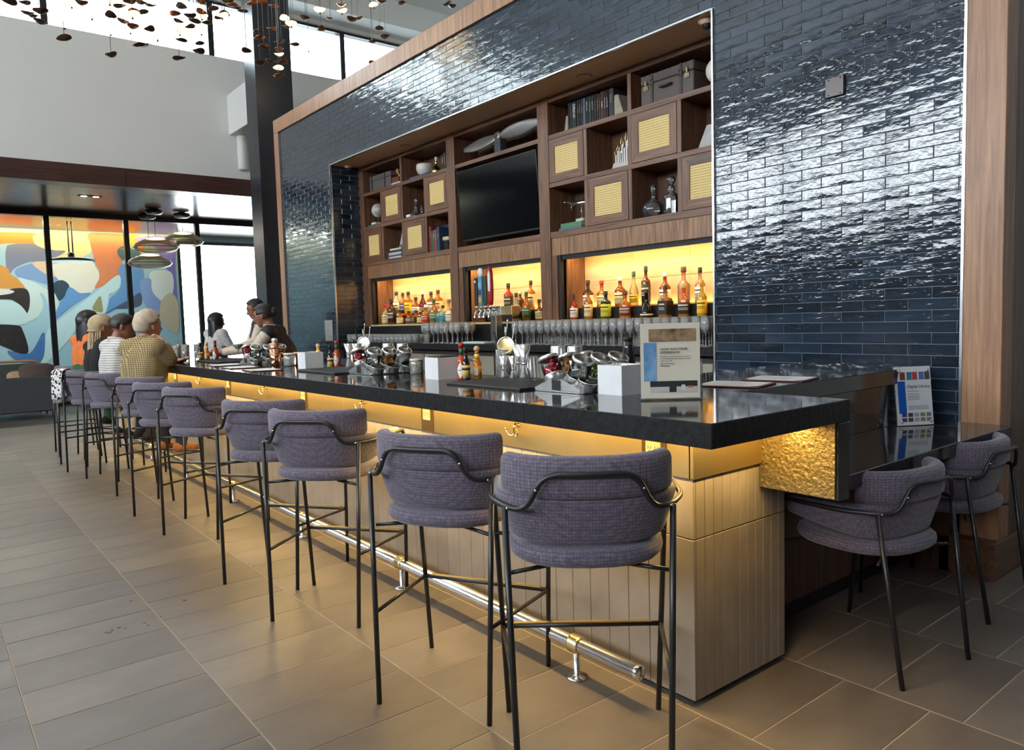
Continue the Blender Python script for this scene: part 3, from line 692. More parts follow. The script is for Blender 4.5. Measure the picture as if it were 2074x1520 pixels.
# ---- television
tv = thing('television', 'large black flat screen television tilted forward in the centre of the shelving', 'television', (-4.70, 2.93, 2.58))
b = MB().cbox(-.645, .645, -.03, .02, -.365, .365, .004); b.build('casing', M('tv_casing', (.02, .02, .02), .35), tv)
MB().box(-.633, .633, -.0315, -.0305, -.345, .353).build('screen', M('tv_screen', (.004, .004, .005), .10, spec=.6), tv)
MB().lathe([(.003, 0), (0, .001)], 8).xf(Matrix.Rotation(pi / 2, 4, 'X')).build('standby_light', M('red_led', (.4, .02, .01), .3, emit=((1, .1, .03), 1.5)), tv, (-.55, -.0312, -.19))
MB().box(-.16, .16, .02, .22, -.12, .12).build('mount', MT['black'], tv)
tv.rotation_euler = (radians(5), 0, 0)
# ================================================================== STOOLS AND CHAIRS
def rrect(t, z0, z1, r, n=3):
    """rounded rectangle loop in (offset, z)"""
    out = []; h = t / 2; r = min(r, h * .98, (z1 - z0) * .49)
    for cx, cz, a0 in ((h - r, z0 + r, -90), (h - r, z1 - r, 0), (-h + r, z1 - r, 90), (-h + r, z0 + r, 180)):
        for k in range(n + 1):
            a = radians(a0 + 90 * k / n); out.append((cx + r * cos(a), cz + r * sin(a)))
    return out
def band(st, t, r, mi=0, lean=0.0):
    """sweep a padded rounded-rectangle section along stations (point, outward normal, z0, z1)"""
    mb = MB(); secs = []; n = len(st)
    def sec(i, k, sh):
        p, nn, z0, z1 = st[i]; m = (z0 + z1) / 2; q = []
        tg = Vector((-nn[1], nn[0], 0))
        for o, z in rrect(t, z0, z1, r):
            o += lean * (z - z1) / max(k, .3)
            q.append(Vector((p[0], p[1], 0)) + Vector((nn[0], nn[1], 0)) * o * k + Vector((0, 0, m + (z - m) * (k * .25 + .75 if k < 1 else 1))) + tg * sh)
        return q
    e = t * .42
    d0 = (Vector(st[0][0]) - Vector(st[1][0])).normalized(); d1 = (Vector(st[-1][0]) - Vector(st[-2][0])).normalized()
    def shift(q, d, l): return [v + Vector((d.x, d.y, 0)) * l for v in q]
    secs += [shift(sec(0, .25, 0), d0, e), shift(sec(0, .72, 0), d0, e * .72), shift(sec(0, .94, 0), d0, e * .35)]
    secs += [sec(i, 1, 0) for i in range(n)]
    secs += [shift(sec(n - 1, .94, 0), d1, e * .35), shift(sec(n - 1, .72, 0), d1, e * .72), shift(sec(n - 1, .25, 0), d1, e)]
    return mb.ring(secs, mi)
def arc_path(a, b, p, th0, th1, n, y_off=0):
    out = []
    for k in range(n + 1):
        th = radians(th0 + (th1 - th0) * k / n); s, c = sin(th), cos(th)
        x = a * math.copysign(abs(s) ** (2 / p), s); y = -b * math.copysign(abs(c) ** (2 / p), c)
        nx = math.copysign(abs(s) ** (2 - 2 / p), s) / a; ny = -math.copysign(abs(c) ** (2 - 2 / p), c) / b
        l = sqrt(nx * nx + ny * ny) or 1; out.append(((x, y + y_off), (nx / l, ny / l)))
    return out
def seat_meshes(dz, stool):
    R = {}
    # seat pad
    mb = MB(); secs = []; n = 28
    for k, z in ((.02, .664), (.80, .664), (.94, .668), (.99, .68), (1.0, .694), (.985, .708), (.93, .718), (.80, .725), (.4, .73), (.02, .731)):
        q = []
        for i in range(n):
            th = 2 * pi * i / n; s, c = sin(th), cos(th)
            q.append(Vector((.238 * k * math.copysign(abs(s) ** .8, s), -.002 + .243 * k * math.copysign(abs(c) ** .8, c), z + dz)))
        secs.append(q)
    R['seat'] = mb.ring(secs).mesh('seat', MT['fabric'])
    # wrap-around lower shell
    st = []
    core = arc_path(.262, .228, 2.5, -88, 88, 26)
    P = [((-.268, .155), (-1, .02), 1.0), ((-.267, .08), (-1, .01), .8)] + [(p, nn, None) for p, nn in core] + [((.267, .08), (1, .01), .8), ((.268, .155), (1, .02), 1.0)]
    for p, nn, w in P:
        f = min(1, max(0, (p[1] + .20) / .36))      # 0 at the back, 1 at the arm fronts
        st.append((Vector((p[0], p[1], 0)), nn, .722 + .058 * f ** 1.3 + dz, .874 - .012 * f + dz))
    R['shell'] = band(st, .046, .02, 0, .30).mesh('shell', MT['fabric'])
    # upper back cushion
    core = arc_path(.250, .232, 2.4, -60, 60, 18, -.004)
    R['back_cushion'] = band([(Vector((p[0], p[1], 0)), nn, .868 + dz, .992 + dz) for p, nn in core], .058, .026).mesh('back_cushion', MT['fabric'])
    # arm and back tube
    z1, z2 = .845 + dz, .948 + dz
    path = [(-.292, .185, z1), (-.295, .05, z1), (-.285, -.10, z1), (-.235, -.213, z1), (-.178, -.252, z1), (-.128, -.272, z2), (0, -.284, z2), (.128, -.272, z2), (.178, -.252, z1), (.235, -.213, z1), (.285, -.10, z1), (.295, .05, z1), (.292, .185, z1)]
    R['arm_tube'] = MB().tube(fillet(path, .045, 5), .0088, 10).mesh('arm_tube', MT['blackmetal'])
    fy, ry = (.232, -.245) if stool else (.25, -.30)
    def fl(s): return MB().tube(fillet([(s * .292, .18, z1), (s * .292, .205, z1 - .03), (s * .262, fy, 0)], .03), [.0088] * 7 if False else .0095, 10).mesh('front_leg', MT['blackmetal'])
    def rl(s): return MB().tube([(s * .240, -.212, z1), (s * .219, ry, 0)], .0095, 10).mesh('rear_leg', MT['blackmetal'])
    R['leg'] = [fl(-1), fl(1), rl(-1), rl(1)]
    sup = []
    for s in (-1, 1):
        sup.append(MB().tube([(s * .226, -.206, .652 + dz), (s * .10, -.15, .656 + dz)], .007, 8).mesh('seat_support', MT['blackmetal']))
        sup.append(MB().tube([(s * .287, .206, .65 + dz), (s * .10, .15, .656 + dz)], .007, 8).mesh('seat_support', MT['blackmetal']))
    R['support'] = sup
    if stool:
        f = .315 / .845; xf_ = .262 + (.292 - .262) * .37; yf = fy + (.205 - fy) * .37; xr = .219 + .021 * .40; yr = ry + (-.212 - ry) * .40
        R['rung'] = [MB().tube([(-xf_, yf, .315), (xf_, yf, .315)], .0088, 10).mesh('front_rung', MT['blackmetal']),
                     MB().tube([(-xf_, yf, .315), (-xr, yr, .335)], .0075, 8).mesh('side_rung', MT['blackmetal']),
                     MB().tube([(xf_, yf, .315), (xr, yr, .335)], .0075, 8).mesh('side_rung', MT['blackmetal'])]
        R['plate'] = MB().cbox(-xf_ + .03, xf_ - .03, yf - .009, yf + .009, .3222, .3270, .001).mesh('wear_plate', MT['polbrass'])
    R['screw'] = MB().sphere((0, 0, 0), .0042, 8, 6).mesh('screw', MT['chrome'])
    R['screws'] = [(s * .150, -.270, .885 + dz + .02) for s in (-1, 1)] + [(s * .232, -.224, z1) for s in (-1, 1)]
    return R
def make_seat(R, name, label, cat, group, loc, rz):
    t = thing(name, label, cat, loc, rz, group)
    link('seat', R['seat'], t); link('shell', R['shell'], t); link('back_cushion', R['back_cushion'], t); link('arm_tube', R['arm_tube'], t)
    for m in R['leg']: link('leg', m, t)
    for m in R['support']: link('seat_support', m, t)
    if 'rung' in R:
        for m in R['rung']: link('rung', m, t)
        link('wear_plate', R['plate'], t)
    for p in R['screws']: link('screw', R['screw'], t, p)
    return t
RS = seat_meshes(0.0, True); RC = seat_meshes(-.213, False)
STOOLS = [(-.385, -.135, 50, 'the nearest stool, at the bar corner'), (-1.015, -.185, 29, 'second stool from the bar corner'), (-2.08, -.185, 37.7, 'third stool from the bar corner'),
 (-2.745, -.19, 36.6, 'fourth stool from the bar corner'), (-4.0, -.185, 33, 'fifth stool from the bar corner'), (-4.72, -.215, 37, 'sixth stool from the bar corner'),
 (-5.55, -.17, 32, 'under the person in the knitted sweater'), (-6.55, -.235, 26, 'under the person in the pale striped shirt'), (-7.10, -.31, 30, 'under the woman with blonde braids'),
 (-7.62, -.30, 24, 'with a spotted scarf over its back'), (-8.16, -.24, 24, 'next to last at the far end'), (-8.62, -.22, 22, 'last at the far end')]
for x, y, a, d in STOOLS:
    make_seat(RS, 'bar_stool', 'plum-grey upholstered bar stool with black legs, ' + d, 'stool', 'bar stools along the bar', (x, y, 0), radians(a))
for x, y, a, d in ((-.165, 1.225, 82.4, 'nearer to the bar corner'), (-.205, 2.05, 88, 'beside the wooden wall end')):
    make_seat(RC, 'low_armchair', 'plum-grey armchair with black tube arms at the low table, ' + d, 'chair', 'armchairs at the low table', (x, y, 0), radians(a))
# spotted scarf hung over the tenth stool
t = thing('scarf', 'white scarf with black spots and fringe draped over a stool back', 'scarf', (-7.62, -.30, 0), radians(24))
def drape(path, w0, w1, n=10, th=.004, seed=3):
    rnd = random.Random(seed); secs = []
    for i, (y, z) in enumerate(path):
        wv = w0 + (w1 - w0) * i / (len(path) - 1); up = []; dn = []
        for k in range(n + 1):
            u = k / n - .5; x = u * wv; off = .012 * sin(k * 1.9 + i * .3) * (i / len(path))
            up.append(Vector((x, y - off, z))); dn.append(Vector((x, y - off + th, z)))
        secs.append(up + dn[::-1])
    return MB().ring(secs)
sm, N, L_, P_ = newmat('spotted_cloth'); P_.inputs['Roughness'].default_value = .9
tc = N.new('ShaderNodeTexCoord'); vo = N.new('ShaderNodeTexVoronoi'); vo.inputs['Scale'].default_value = 32; L_.new(tc.outputs['Object'], vo.inputs['Vector'])
rr = N.new('ShaderNodeValToRGB'); rr.color_ramp.interpolation = 'CONSTANT'; rr.color_ramp.elements[0].color = (.015, .015, .04, 1); rr.color_ramp.elements[1].color = (.75, .73, .68, 1); rr.color_ramp.elements[1].position = .42
L_.new(vo.outputs['Distance'], rr.inputs[0]); L_.new(rr.outputs[0], P_.inputs['Base Color'])
ob = drape([(-.19, .90), (-.195, .99), (-.22, 1.004), (-.262, 1.0), (-.292, .97), (-.300, .90), (-.302, .82), (-.306, .75), (-.31, .69)], .20, .16).build('cloth', sm, t, (-.10, 0, 0))
for k in range(9): MB().tube([(-.165 + k * .017, -.31, .69), (-.165 + k * .017 + random.uniform(-.008, .008), -.312, .655)], .0022, 5).build('tassel', flat('cream_yarn', 214, 204, 186), ob, (.1, 0, 0))
# ================================================================== THINGS ON THE SHELVES
Z1, Z2, Z3 = 3.028, 2.60, 2.16
def c5(x, y): return (700 + x / 4.938, 280 + y / 4.938)
def c3(x, y): return (1080 + x / 5.066, 60 + y / 5.066)
def c4(x, y): return (1080 + x / 5.066, 300 + y / 5.066)
def xat(q, Y): return at(q[0], q[1], 1, Y).x
_bm = {}
def colmat(c, rough=.55):
    k = 'cloth_%d_%d_%d' % c
    if k not in _bm: _bm[k] = M(k, srgb(*c), rough)
    return _bm[k]
def book(label, w, h, d, col, loc, rot=(0, 0, 0), txt=None, tcol=None, group=None, tsize=None):
    """a hardback standing upright, spine towards -Y; w thick, h tall, d deep"""
    t = thing('book', label, 'book', loc, 0, group); t.rotation_euler = rot
    th = min(.003, w * .12); b = MB()
    b.box(-w / 2, w / 2, 0, th, 0, h); b.box(-w / 2, -w / 2 + th, th, d, 0, h); b.box(w / 2 - th, w / 2, th, d, 0, h)
    b.build('cover', colmat(col), t)
    MB().box(-w / 2 + th, w / 2 - th, th, d - .004, .004, h - .004).build('pages', MT['cream'], t)
    if txt: text_mesh(txt, tsize or w * .75, tcol or MT['paper'], t, (-w * .28, -.0006, h * .93), (radians(90), radians(90), 0), 'spine_title')
    elif w > .016:
        rb = random.Random(int(w * 1e5) + int(h * 1e4)); nm, c = rb.choice((('gilt', (150, 126, 80)), ('spine_grey', (150, 150, 150)), ('spine_white', (196, 194, 188)), ('spine_red', (130, 60, 50))))
        z = h * rb.uniform(.70, .86)
        for k in range(rb.randint(3, 7)):
            l = h * rb.uniform(.02, .055); MB().box(-w * .2, w * rb.uniform(.05, .2), -.0005, 0, z - l, z).build('spine_title', flat(nm, *c), t); z -= l + h * .018
    return t
GB = 'books on the walnut shelves'
# upright books, right section, top shelf
BK = [(358, 372, 690, (16, 18, 18), 'thin black book'), (375, 395, 672, (22, 34, 32), 'dark green book'), (398, 440, 676, (26, 40, 38), 'DRINK'), (446, 468, 716, (46, 30, 28), 'dark brown book'),
      (471, 487, 700, (22, 20, 18), 'slim black book'), (490, 508, 645, (34, 44, 74), 'navy blue book'), (511, 535, 655, (92, 94, 100), 'mid grey book'), (539, 565, 668, (16, 16, 18), 'black book with pale title'),
      (568, 595, 630, (28, 50, 52), 'tall dark teal book'), (598, 620, 645, (30, 26, 22), 'black book with gilt bars'), (623, 648, 645, (18, 18, 20), 'black book with white label'), (652, 670, 655, (24, 24, 24), 'narrow charcoal book'),
      (673, 690, 655, (60, 44, 24), 'narrow tan book'), (693, 723, 610, (74, 34, 30), 'oxblood red book'), (727, 745, 575, (64, 36, 30), 'tall chestnut book'), (749, 770, 562, (18, 18, 20), 'tall black book with white lettering'),
      (778, 826, 575, (48, 50, 54), 'wide charcoal book')]
for a, b, top, col, nm in BK:
    y = 3.02; x0, x1 = xat(c3(a, 900), y), xat(c3(b, 900), y); p = at(*c3((a + b) / 2, top), 1, y)
    h = max(.16, min(.275, p.z - Z1)); txt = 'DRINK' if nm == 'DRINK' else None
    book(('dark green book with DRINK on its spine' if txt else nm) + ' in the row on the top right shelf', x1 - x0 - .002, h, .15, col, ((x0 + x1) / 2, y, Z1), (0, 0, 0), txt, None, GB, (x1 - x0) * .8 if txt else None)
def wedge(label, x0, x1, h, mat, y=3.0, z=Z1, flip=1, d=.11):
    t = thing('bookend', label, 'bookend', ((x0 + x1) / 2, y, z)); w = x1 - x0
    poly = [(-w / 2, 0), (w / 2, 0), (w / 2 - (0 if flip > 0 else w * .62), h), (-w / 2 + (w * .62 if flip > 0 else 0), h)]
    b = MB().prism(poly, (0, 0, 0), (1, 0, 0), (0, 0, 1), (0, d, 0)); b.build('block', mat, t)
    MB().box(-w / 2, w / 2, 0, d, -.001, .002).build('felt_base', MT['black'], t); return t
stone = M('grey_stone', srgb(150, 140, 126), .7, var=(14, srgb(178, 168, 150)), bump=(60, .4, .004))
wedge('pale wedge bookend left of the books on the top right shelf', xat(c3(312, 1000), 3.02), xat(c3(357, 1000), 3.02), .17, stone, 3.02)
wedge('rough stone wedge bookend right of the books on the top right shelf', xat(c3(832, 800), 3.0), xat(c3(935, 800), 3.0), .20, stone, 3.0, Z1, -1)
# steamer trunks
trunk_m = M('brown_leatherette', srgb(78, 66, 62), .55, var=(40, srgb(90, 78, 72)))
def trunk(label, x0, x1, h, y0, d, z, front=True, col=trunk_m):
    t = thing('steamer_trunk', label, 'trunk', ((x0 + x1) / 2, y0, z)); w = (x1 - x0) / 2
    body = MB().cbox(-w, w, 0, d, 0, h * .70, .006).build('body', col, t)
    MB().cbox(-w - .001, w + .001, -.001, d + .001, h * .71, h, .006).build('lid', col, t)
    st = flat('brass_stud', 190, 176, 140, .3)
    for s in (-.55, .55):
        MB().box(s * w - .012, s * w + .012, -.006, -.001, 0, h).build('strap', flat('dark_strap', 52, 40, 36), t)
        if front: MB().tube([(s * w - .014, -.009, h * .62), (s * w + .014, -.009, h * .62), (s * w + .014, -.009, h * .80), (s * w - .014, -.009, h * .80)], .0025, 6, closed=True).build('buckle', MT['polbrass'], t)
    n = 9
    stud = MB().sphere((0, 0, 0), .0042, 6, 5).mesh('stud', st)
    for k in range(n):
        for zz in (.012, h - .012): link('stud', stud, t, (-w + .012 + (2 * w - .024) * k / (n - 1), -.002, zz))
    for k in range(1, 5):
        for xx in (-w + .012, w - .012): link('stud', stud, t, (xx, -.002, h * k / 5))
    if front:
        MB().tube(fillet([(-.055, -.004, h * .5), (-.05, -.03, h * .47), (.05, -.03, h * .47), (.055, -.004, h * .5)], .02), .008, 8).build('handle', flat('handle_leather', 58, 44, 38), t)
        for s in (-.78, .78):
            lk = MB().cbox(s * w - .022, s * w + .022, -.008, -.001, h * .50, h * .66, .003).build('lock_plate', M('aged_brass', srgb(150, 136, 104), .35, .8) if 'aged_brass' not in bpy.data.materials else bpy.data.materials['aged_brass'], t)
            MB().cbox(s * w - .008, s * w + .012, -.014, -.008, h * .62, h * .82, .003).build('hasp', bpy.data.materials['aged_brass'], lk)
            MB().lathe([(.008, 0), (.006, .004), (0, .005)], 10).xf(Matrix.Rotation(pi / 2, 4, 'X')).build('lock', bpy.data.materials['aged_brass'], lk, (s * w, -.008, h * .56))
    return t
ya = 2.94
trunk('brown studded steamer trunk with brass locks and leather handle', xat(c3(1105, 650), ya), xat(c3(1645, 450), ya), .245, ya, .22, Z1)
trunk('grey-brown studded trunk on the top left shelf', xat(c5(215, 450), 2.98), xat(c5(450, 450), 2.98), .215, 2.98, .18, Z1, False, M('grey_leatherette', srgb(92, 84, 82), .6))
# flat stacked books and small things, top left
def flatbook(label, x0, x1, y0, d, z, th, col, rz=0.0):
    t = thing('book', label, 'book', ((x0 + x1) / 2, y0 + d / 2, z), rz, GB); w = (x1 - x0) / 2; b = MB()
    b.box(-w, w, -d / 2, d / 2, 0, .003); b.box(-w, w, -d / 2, d / 2, th - .003, th); b.box(-w, w, -d / 2, -d / 2 + .003, .003, th - .003)
    b.build('cover', colmat(col), t); MB().box(-w + .004, w - .004, -d / 2 + .003, d / 2 - .004, .003, th - .003).build('pages', MT['cream'], t); return t
x0, x1 = xat(c5(440, 470), 3.0), xat(c5(550, 440), 3.0) 
x1 = min(x1, -6.54)
flatbook('green book at the bottom of the small pile beside the left trunk', x0, x1, 2.99, .16, Z1, .032, (84, 96, 64))
flatbook('white book in the small pile beside the left trunk', x0 + .03, x1, 2.99, .15, Z1 + .032, .024, (200, 192, 178))
t = thing('wooden_box', 'small red-brown wooden box on the books beside the left trunk', 'box', ((x0 + x1) / 2 + .02, 3.05, Z1 + .056))
MB().cbox(-.08, .08, -.06, .06, 0, .045, .003).build('body', flat('red_box', 112, 56, 44), t); MB().cbox(-.082, .082, -.062, .062, .046, .062, .003).build('lid', flat('red_box_lid', 128, 66, 52), t)
t = thing('wooden_paddle', 'small light wooden paddle leaning above the red box', 'paddle', ((x0 + x1) / 2 + .03, 3.06, Z1 + .118))
MB().cbox(-.012, .012, -.005, .005, 0, .10, .003).build('handle', flat('pale_wood', 176, 130, 84), t); MB().cbox(-.025, .025, -.005, .005, .09, .14, .004).build('blade', flat('pale_wood', 176, 130, 84), t)
t.rotation_euler = (0, radians(-38), 0)
xa, xb = xat(c5(640, 400), 3.0), xat(c5(850, 360), 3.0)
flatbook('white book under the ceramic bowl', xa, xb, 2.96, .2, Z1, .022, (206, 202, 196)); flatbook('blue book under the ceramic bowl', xa + .05, xb - .02, 2.965, .19, Z1 + .022, .022, (52, 84, 128))
xc = xat(c5(795, 300), 3.05)
t = thing('ceramic_bowl', 'off-white glazed bowl standing on two books', 'bowl', (xc, 3.05, Z1 + .044))
MB().lathe([(.05, 0), (.055, .004), (.09, .03), (.105, .07), (.104, .11), (.098, .128), (.092, .126), (.097, .11), (.097, .07), (.08, .035), (0, .02)], 24).build('bowl', M('glazed_cream', srgb(214, 206, 194), .25, coat=.3), t)
xc = xat(c5(908, 300), 3.05)
t = thing('gold_vase', 'gold metallic bottle vase with slim neck beside the bowl', 'vase', (xc, 3.05, Z1))
MB().lathe([(.03, 0), (.05, .01), (.058, .045), (.052, .08), (.025, .105), (.016, .12), (.015, .165), (.019, .17), (.014, .168), (.013, .12)], 20).build('vase', MT['polbrass'], t)
MB().lathe([(.0145, 0), (.016, .02), (.0155, .045), (0, .046)], 14).build('stopper', flat('ivory_stopper', 222, 214, 196), t, (0, 0, .168))
for i, (a, b, hh, col) in enumerate(((962, 978, .22, (38, 40, 42)), (980, 1000, .235, (54, 56, 58)), (1001, 1016, .215, (30, 32, 34)))):
    xx0, xx1 = xat(c5(a, 250), 3.05), xat(c5(b, 250), 3.05)
    book(('%s charcoal book by the upright on the top left shelf' % ('first', 'second', 'third')[i]), xx1 - xx0 - .003, hh, .13, col, ((xx0 + xx1) / 2, 3.05, Z1), group=GB)
# globe
xc = xat(c5(318, 670), 3.02)
flatbook('green book under the globe', xc - .10, xc + .075, 2.93, .16, Z2, .03, (54, 118, 92)); flatbook('white book under the globe', xc - .03, xc + .075, 2.94, .14, Z2 + .03, .025, (210, 206, 198))
t = thing('globe', 'small white desk globe with black continents on a chrome stand', 'globe', (xc + .02, 3.02, Z2 + .055))
MB().lathe([(.035, 0), (.035, .008), (.008, .014), (.006, .075), (0, .08)], 16).build('stand', MT['chrome'], t)
MB().sphere((0, 0, .155), .088, 24, 14).build('ball', M('map_ball', srgb(218, 212, 200), .4, var=(9, srgb(60, 58, 56))), t)
MB().tube([(.092 * cos(radians(a)), 0, .155 + .092 * sin(radians(a))) for a in range(-90, 91, 12)], .003, 6).build('meridian', MT['chrome'], t)
# ship's decanter and small glass
def glass_lathe(name, label, prof, loc, stop=None, group=None, cat='decanter', mat=None, n=24):
    t = thing(name, label, cat, loc, 0, group); mat = mat or MT['cutglass']; MB().lathe(prof, n).build('body', mat, t)
    if stop: MB().lathe(stop[0], 16).build('stopper', mat, t, (0, 0, stop[1]))
    return t
xc = xat(c5(705, 700), 3.02)
t = glass_lathe('decanter', "clear ship's decanter with wide base and ball stopper", [(.0, .002), (.10, .0), (.108, .012), (.104, .03), (.075, .055), (.035, .085), (.022, .12), (.02, .15), (.03, .156)], (xc, 3.02, Z2), ([(.014, 0), (.016, .03), (.022, .05), (.024, .07), (.014, .088), (0, .092)], .152))
MB().box(-.06, .03, -.1045, -.103, .012, .04).build('engraved_label', MT['paper'], t)
xc = xat(c5(785, 720), 3.02); xc = min(xc, -6.04)
glass_lathe('tumbler', 'small clear highball glass beside the ship decanter', [(0, .004), (.022, .0), (.026, .004), (.03, .13), (.028, .13), (.024, .01)], (xc, 3.0, Z2), None, None, 'glass')
# sailboat on books
xa, xb = xat(c5(435, 1190), 2.98), xat(c5(578, 1150), 2.98); xb = min(xb, -6.54); z = Z3
for i, (th, col, da) in enumerate((((.026), (196, 200, 204), 0), (.022, (58, 84, 116), .02), (.03, (180, 176, 168), .03), (.026, (46, 44, 46), .05), (.022, (206, 198, 184), .08))):
    flatbook('%s book in the pile under the model sailboat' % ('bottom pale', 'second blue', 'third grey', 'fourth black', 'top cream')[i], xa + da, xb, 2.95, .17, z, th, col); z += th
t = thing('model_sailboat', 'small grey model sailboat on a pile of books', 'model boat', (xb - .09, 3.03, z))
MB().ring([[Vector((x, w * c, .018 + h * s)) for c, s in ((-1, 1), (-.6, 0), (0, -.5), (.6, 0), (1, 1))] for x, w, h in ((-.085, .004, .012), (-.05, .018, .016), (0, .024, .018), (.05, .02, .016), (.085, .012, .012))]).build('hull', flat('hull_grey', 108, 112, 118), t)
MB().tube([(.0, 0, .02), (0, 0, .22)], .003, 6).build('mast', MT['steel'], t)
MB().prism([(.004, .04), (.08, .045), (.004, .215)], (0, -.001, 0), (1, 0, 0), (0, 0, 1), (0, .003, 0)).build('mainsail', flat('sail', 176, 182, 188), t)
MB().prism([(-.004, .05), (-.07, .045), (-.004, .2)], (0, -.001, 0), (1, 0, 0), (0, 0, 1), (0, .003, 0)).build('jib', flat('sail', 176, 182, 188), t)
# upright books low left and trophy block
for i, (a, b, top, col, nm) in enumerate(((838, 858, 880, (120, 44, 46), 'red'), (860, 873, 925, (58, 96, 66), 'green'), (875, 892, 920, (132, 50, 48), 'brick red'), (894, 910, 915, (120, 84, 62), 'brown'), (912, 940, 890, (40, 58, 88), 'navy'))):
    y = 2.91; xx0, xx1 = xat(c5(a, 1050), y), xat(c5(b, 1050), y); p = at(*c5((a + b) / 2, top), 1, y)
    book('%s book in the row on the lower left shelf' % nm, xx1 - xx0 - .002, min(.33, p.z - Z3), .17, col, ((xx0 + xx1) / 2, y, Z3), group=GB)
xx0, xx1 = xat(c5(945, 950), 2.95), xat(c5(1040, 950), 2.95)
book('large navy book lying back behind the small trophy', .03, .31, .2, (28, 44, 84), ((xx0 + xx1) / 2 - .10, 3.10, Z3), (0, 0, radians(90)), group=GB)
t = thing('trophy_block', 'dark faceted bookend with pale gold cap on lower left shelf', 'bookend', ((xx0 + xx1) / 2, 2.96, Z3))
MB().prism([(-.055, 0), (.055, 0), (.035, .11), (-.035, .11)], (0, 0, 0), (1, 0, 0), (0, 0, 1), (0, .08, 0)).build('block', MT['black'], t); MB().cbox(-.06, .06, -.01, .09, .11, .155, .01).build('cap', flat('pale_gold', 204, 190, 148, .35), t)
# propeller above the television
pl, pr, pc = at(*c5(1205, 90), 1, 2.98), at(1090, 250, 1, 2.98), at(1011, 277, 1, 2.98)
t = thing('propeller', 'brushed aluminium two-blade propeller on a stand above the television', 'propeller', (pc.x, 2.98, Z1))
hz = pc.z - Z1 - .0
alu = M('brushed_aluminium', (.48, .46, .44), .38, .75, var=(4, (.36, .34, .33)), stretch=(1, 1, 4))
for sgn, ln in ((-1, pc.x - pl.x + .02), (1, pr.x - pc.x + .03)):
    secs = []
    for k in range(13):
        u = k / 12; w = .02 + .048 * sin(pi * min(1, u * 1.02) ** .85) ** .8 if u < .97 else .02
        w = max(.012, w); thk = .018 * (1 - .7 * u); tw = radians(62 - 44 * u) * sgn
        q = []
        for j in range(10):
            a = 2 * pi * j / 10; yy, zz = thk * sin(a), w * cos(a)
            q.append(Vector((sgn * (.02 + u * ln), yy * cos(tw * .4) - zz * sin(tw * .4), yy * sin(tw * .4) + zz * cos(tw * .4))))
        secs.append(q)
    MB().ring(secs).build('blade', alu, t, (0, 0, hz), (0, radians(-2), 0))
MB().lathe([(.0, -.035), (.042, -.035), (.046, -.02), (.046, .02), (.042, .035), (0, .035)], 18).xf(Matrix.Rotation(pi / 2, 4, 'X')).build('hub', alu, t, (0, 0, hz))
for k in range(6): MB().lathe([(.006, 0), (.005, .004), (0, .005)], 8).xf(Matrix.Rotation(pi / 2, 4, 'X')).build('bolt', MT['black'], t, (.028 * cos(k * pi / 3), -.035, hz + .028 * sin(k * pi / 3)))
MB().lathe([(.016, 0), (.015, .003), (0, .003)], 12).xf(Matrix.Rotation(pi / 2, 4, 'X')).build('bore', MT['black'], t, (0, -.035, hz))
MB().cbox(-.05, .05, -.03, .05, 0, hz - .03, .003).build('stand', flat('slate_stand', 58, 60, 64), t)
# building model with gilt towers
xa, xb = xat(c3(795, 1400), 2.98), xat(c3(965, 1380), 2.98)
t = thing('city_model', 'miniature city of gilt wire towers on a carved stone base', 'model', ((xa + xb) / 2 + .03, 3.0, Z2))
MB().prism([(-.11, 0), (.13, 0), (.11, .045), (-.08, .06)], (0, -.03, 0), (1, 0, 0), (0, 0, 1), (0, .12, 0)).build('stone_base', M('pale_stone', srgb(176, 172, 166), .6, var=(20, srgb(196, 192, 186))), t)
for k, (xx, hh) in enumerate(((-.07, .12), (-.045, .16), (-.02, .15), (.0, .22), (.025, .18), (.05, .25), (.075, .17), (.095, .13))):
    tw = MB().cbox(xx - .011, xx + .011, -.01, .012, .05, .05 + hh * .7, .001).build('tower', flat('white_stone', 206, 204, 198), t)
    MB().tube([(xx - .012, -.012, .05), (xx - .012, -.012, .05 + hh * .8), (xx, -.012, .05 + hh), (xx + .012, -.012, .05 + hh * .8), (xx + .012, -.012, .05)], .0022, 6).build('gilt_wire', MT['polbrass'], tw)
# right column: bookend and black book, bust, airplane
xa = xat(c3(1700, 1180), 2.98)
wedge('grey faceted stone bookend beside the tiled pier', xa, xa + .14, .17, M('marble_grey', srgb(150, 148, 144), .5, var=(12, srgb(186, 184, 180))), 2.96, Z2, 1)
book('tall black book beside the tiled pier', .026, .25, .17, (22, 22, 24), (xa + .168, 2.97, Z2), group=GB)
p = at(*c3(1835, 340), 1, 3.0)
t = thing('ornament', 'round white ornament on a small plinth at the end of the top right shelf', 'ornament', (p.x + .02, 3.02, Z1))
MB().cbox(-.03, .03, -.03, .03, 0, .05, .003).build('plinth', flat('white_plinth', 214, 208, 198), t); MB().sphere((0, 0, .135), (.075, .075, .088), 20, 12).build('ball', flat('white_ball', 220, 214, 200, .35), t)
xa, xb = xat(c4(296, 830), 2.97), xat(c4(528, 800), 2.97); xb = min(xb, -3.445)
flatbook('grey-blue book under the model airplane', xa, xb, 2.93, .2, Z3, .028, (84, 100, 112)); flatbook('green book under the model airplane', xa + .02, xb, 2.935, .18, Z3 + .028, .04, (70, 128, 88))
t = thing('model_airplane', 'polished metal model propeller airplane on a stand', 'model airplane', ((xa + xb) / 2 + .06, 3.02, Z3 + .068))
MB().cbox(-.05, .05, -.03, .03, 0, .035, .006).build('plinth', flat('plinth_white', 196, 192, 184), t)
MB().tube([(0, 0, .035), (0, 0, .16)], .004, 8).build('post', MT['chrome'], t)
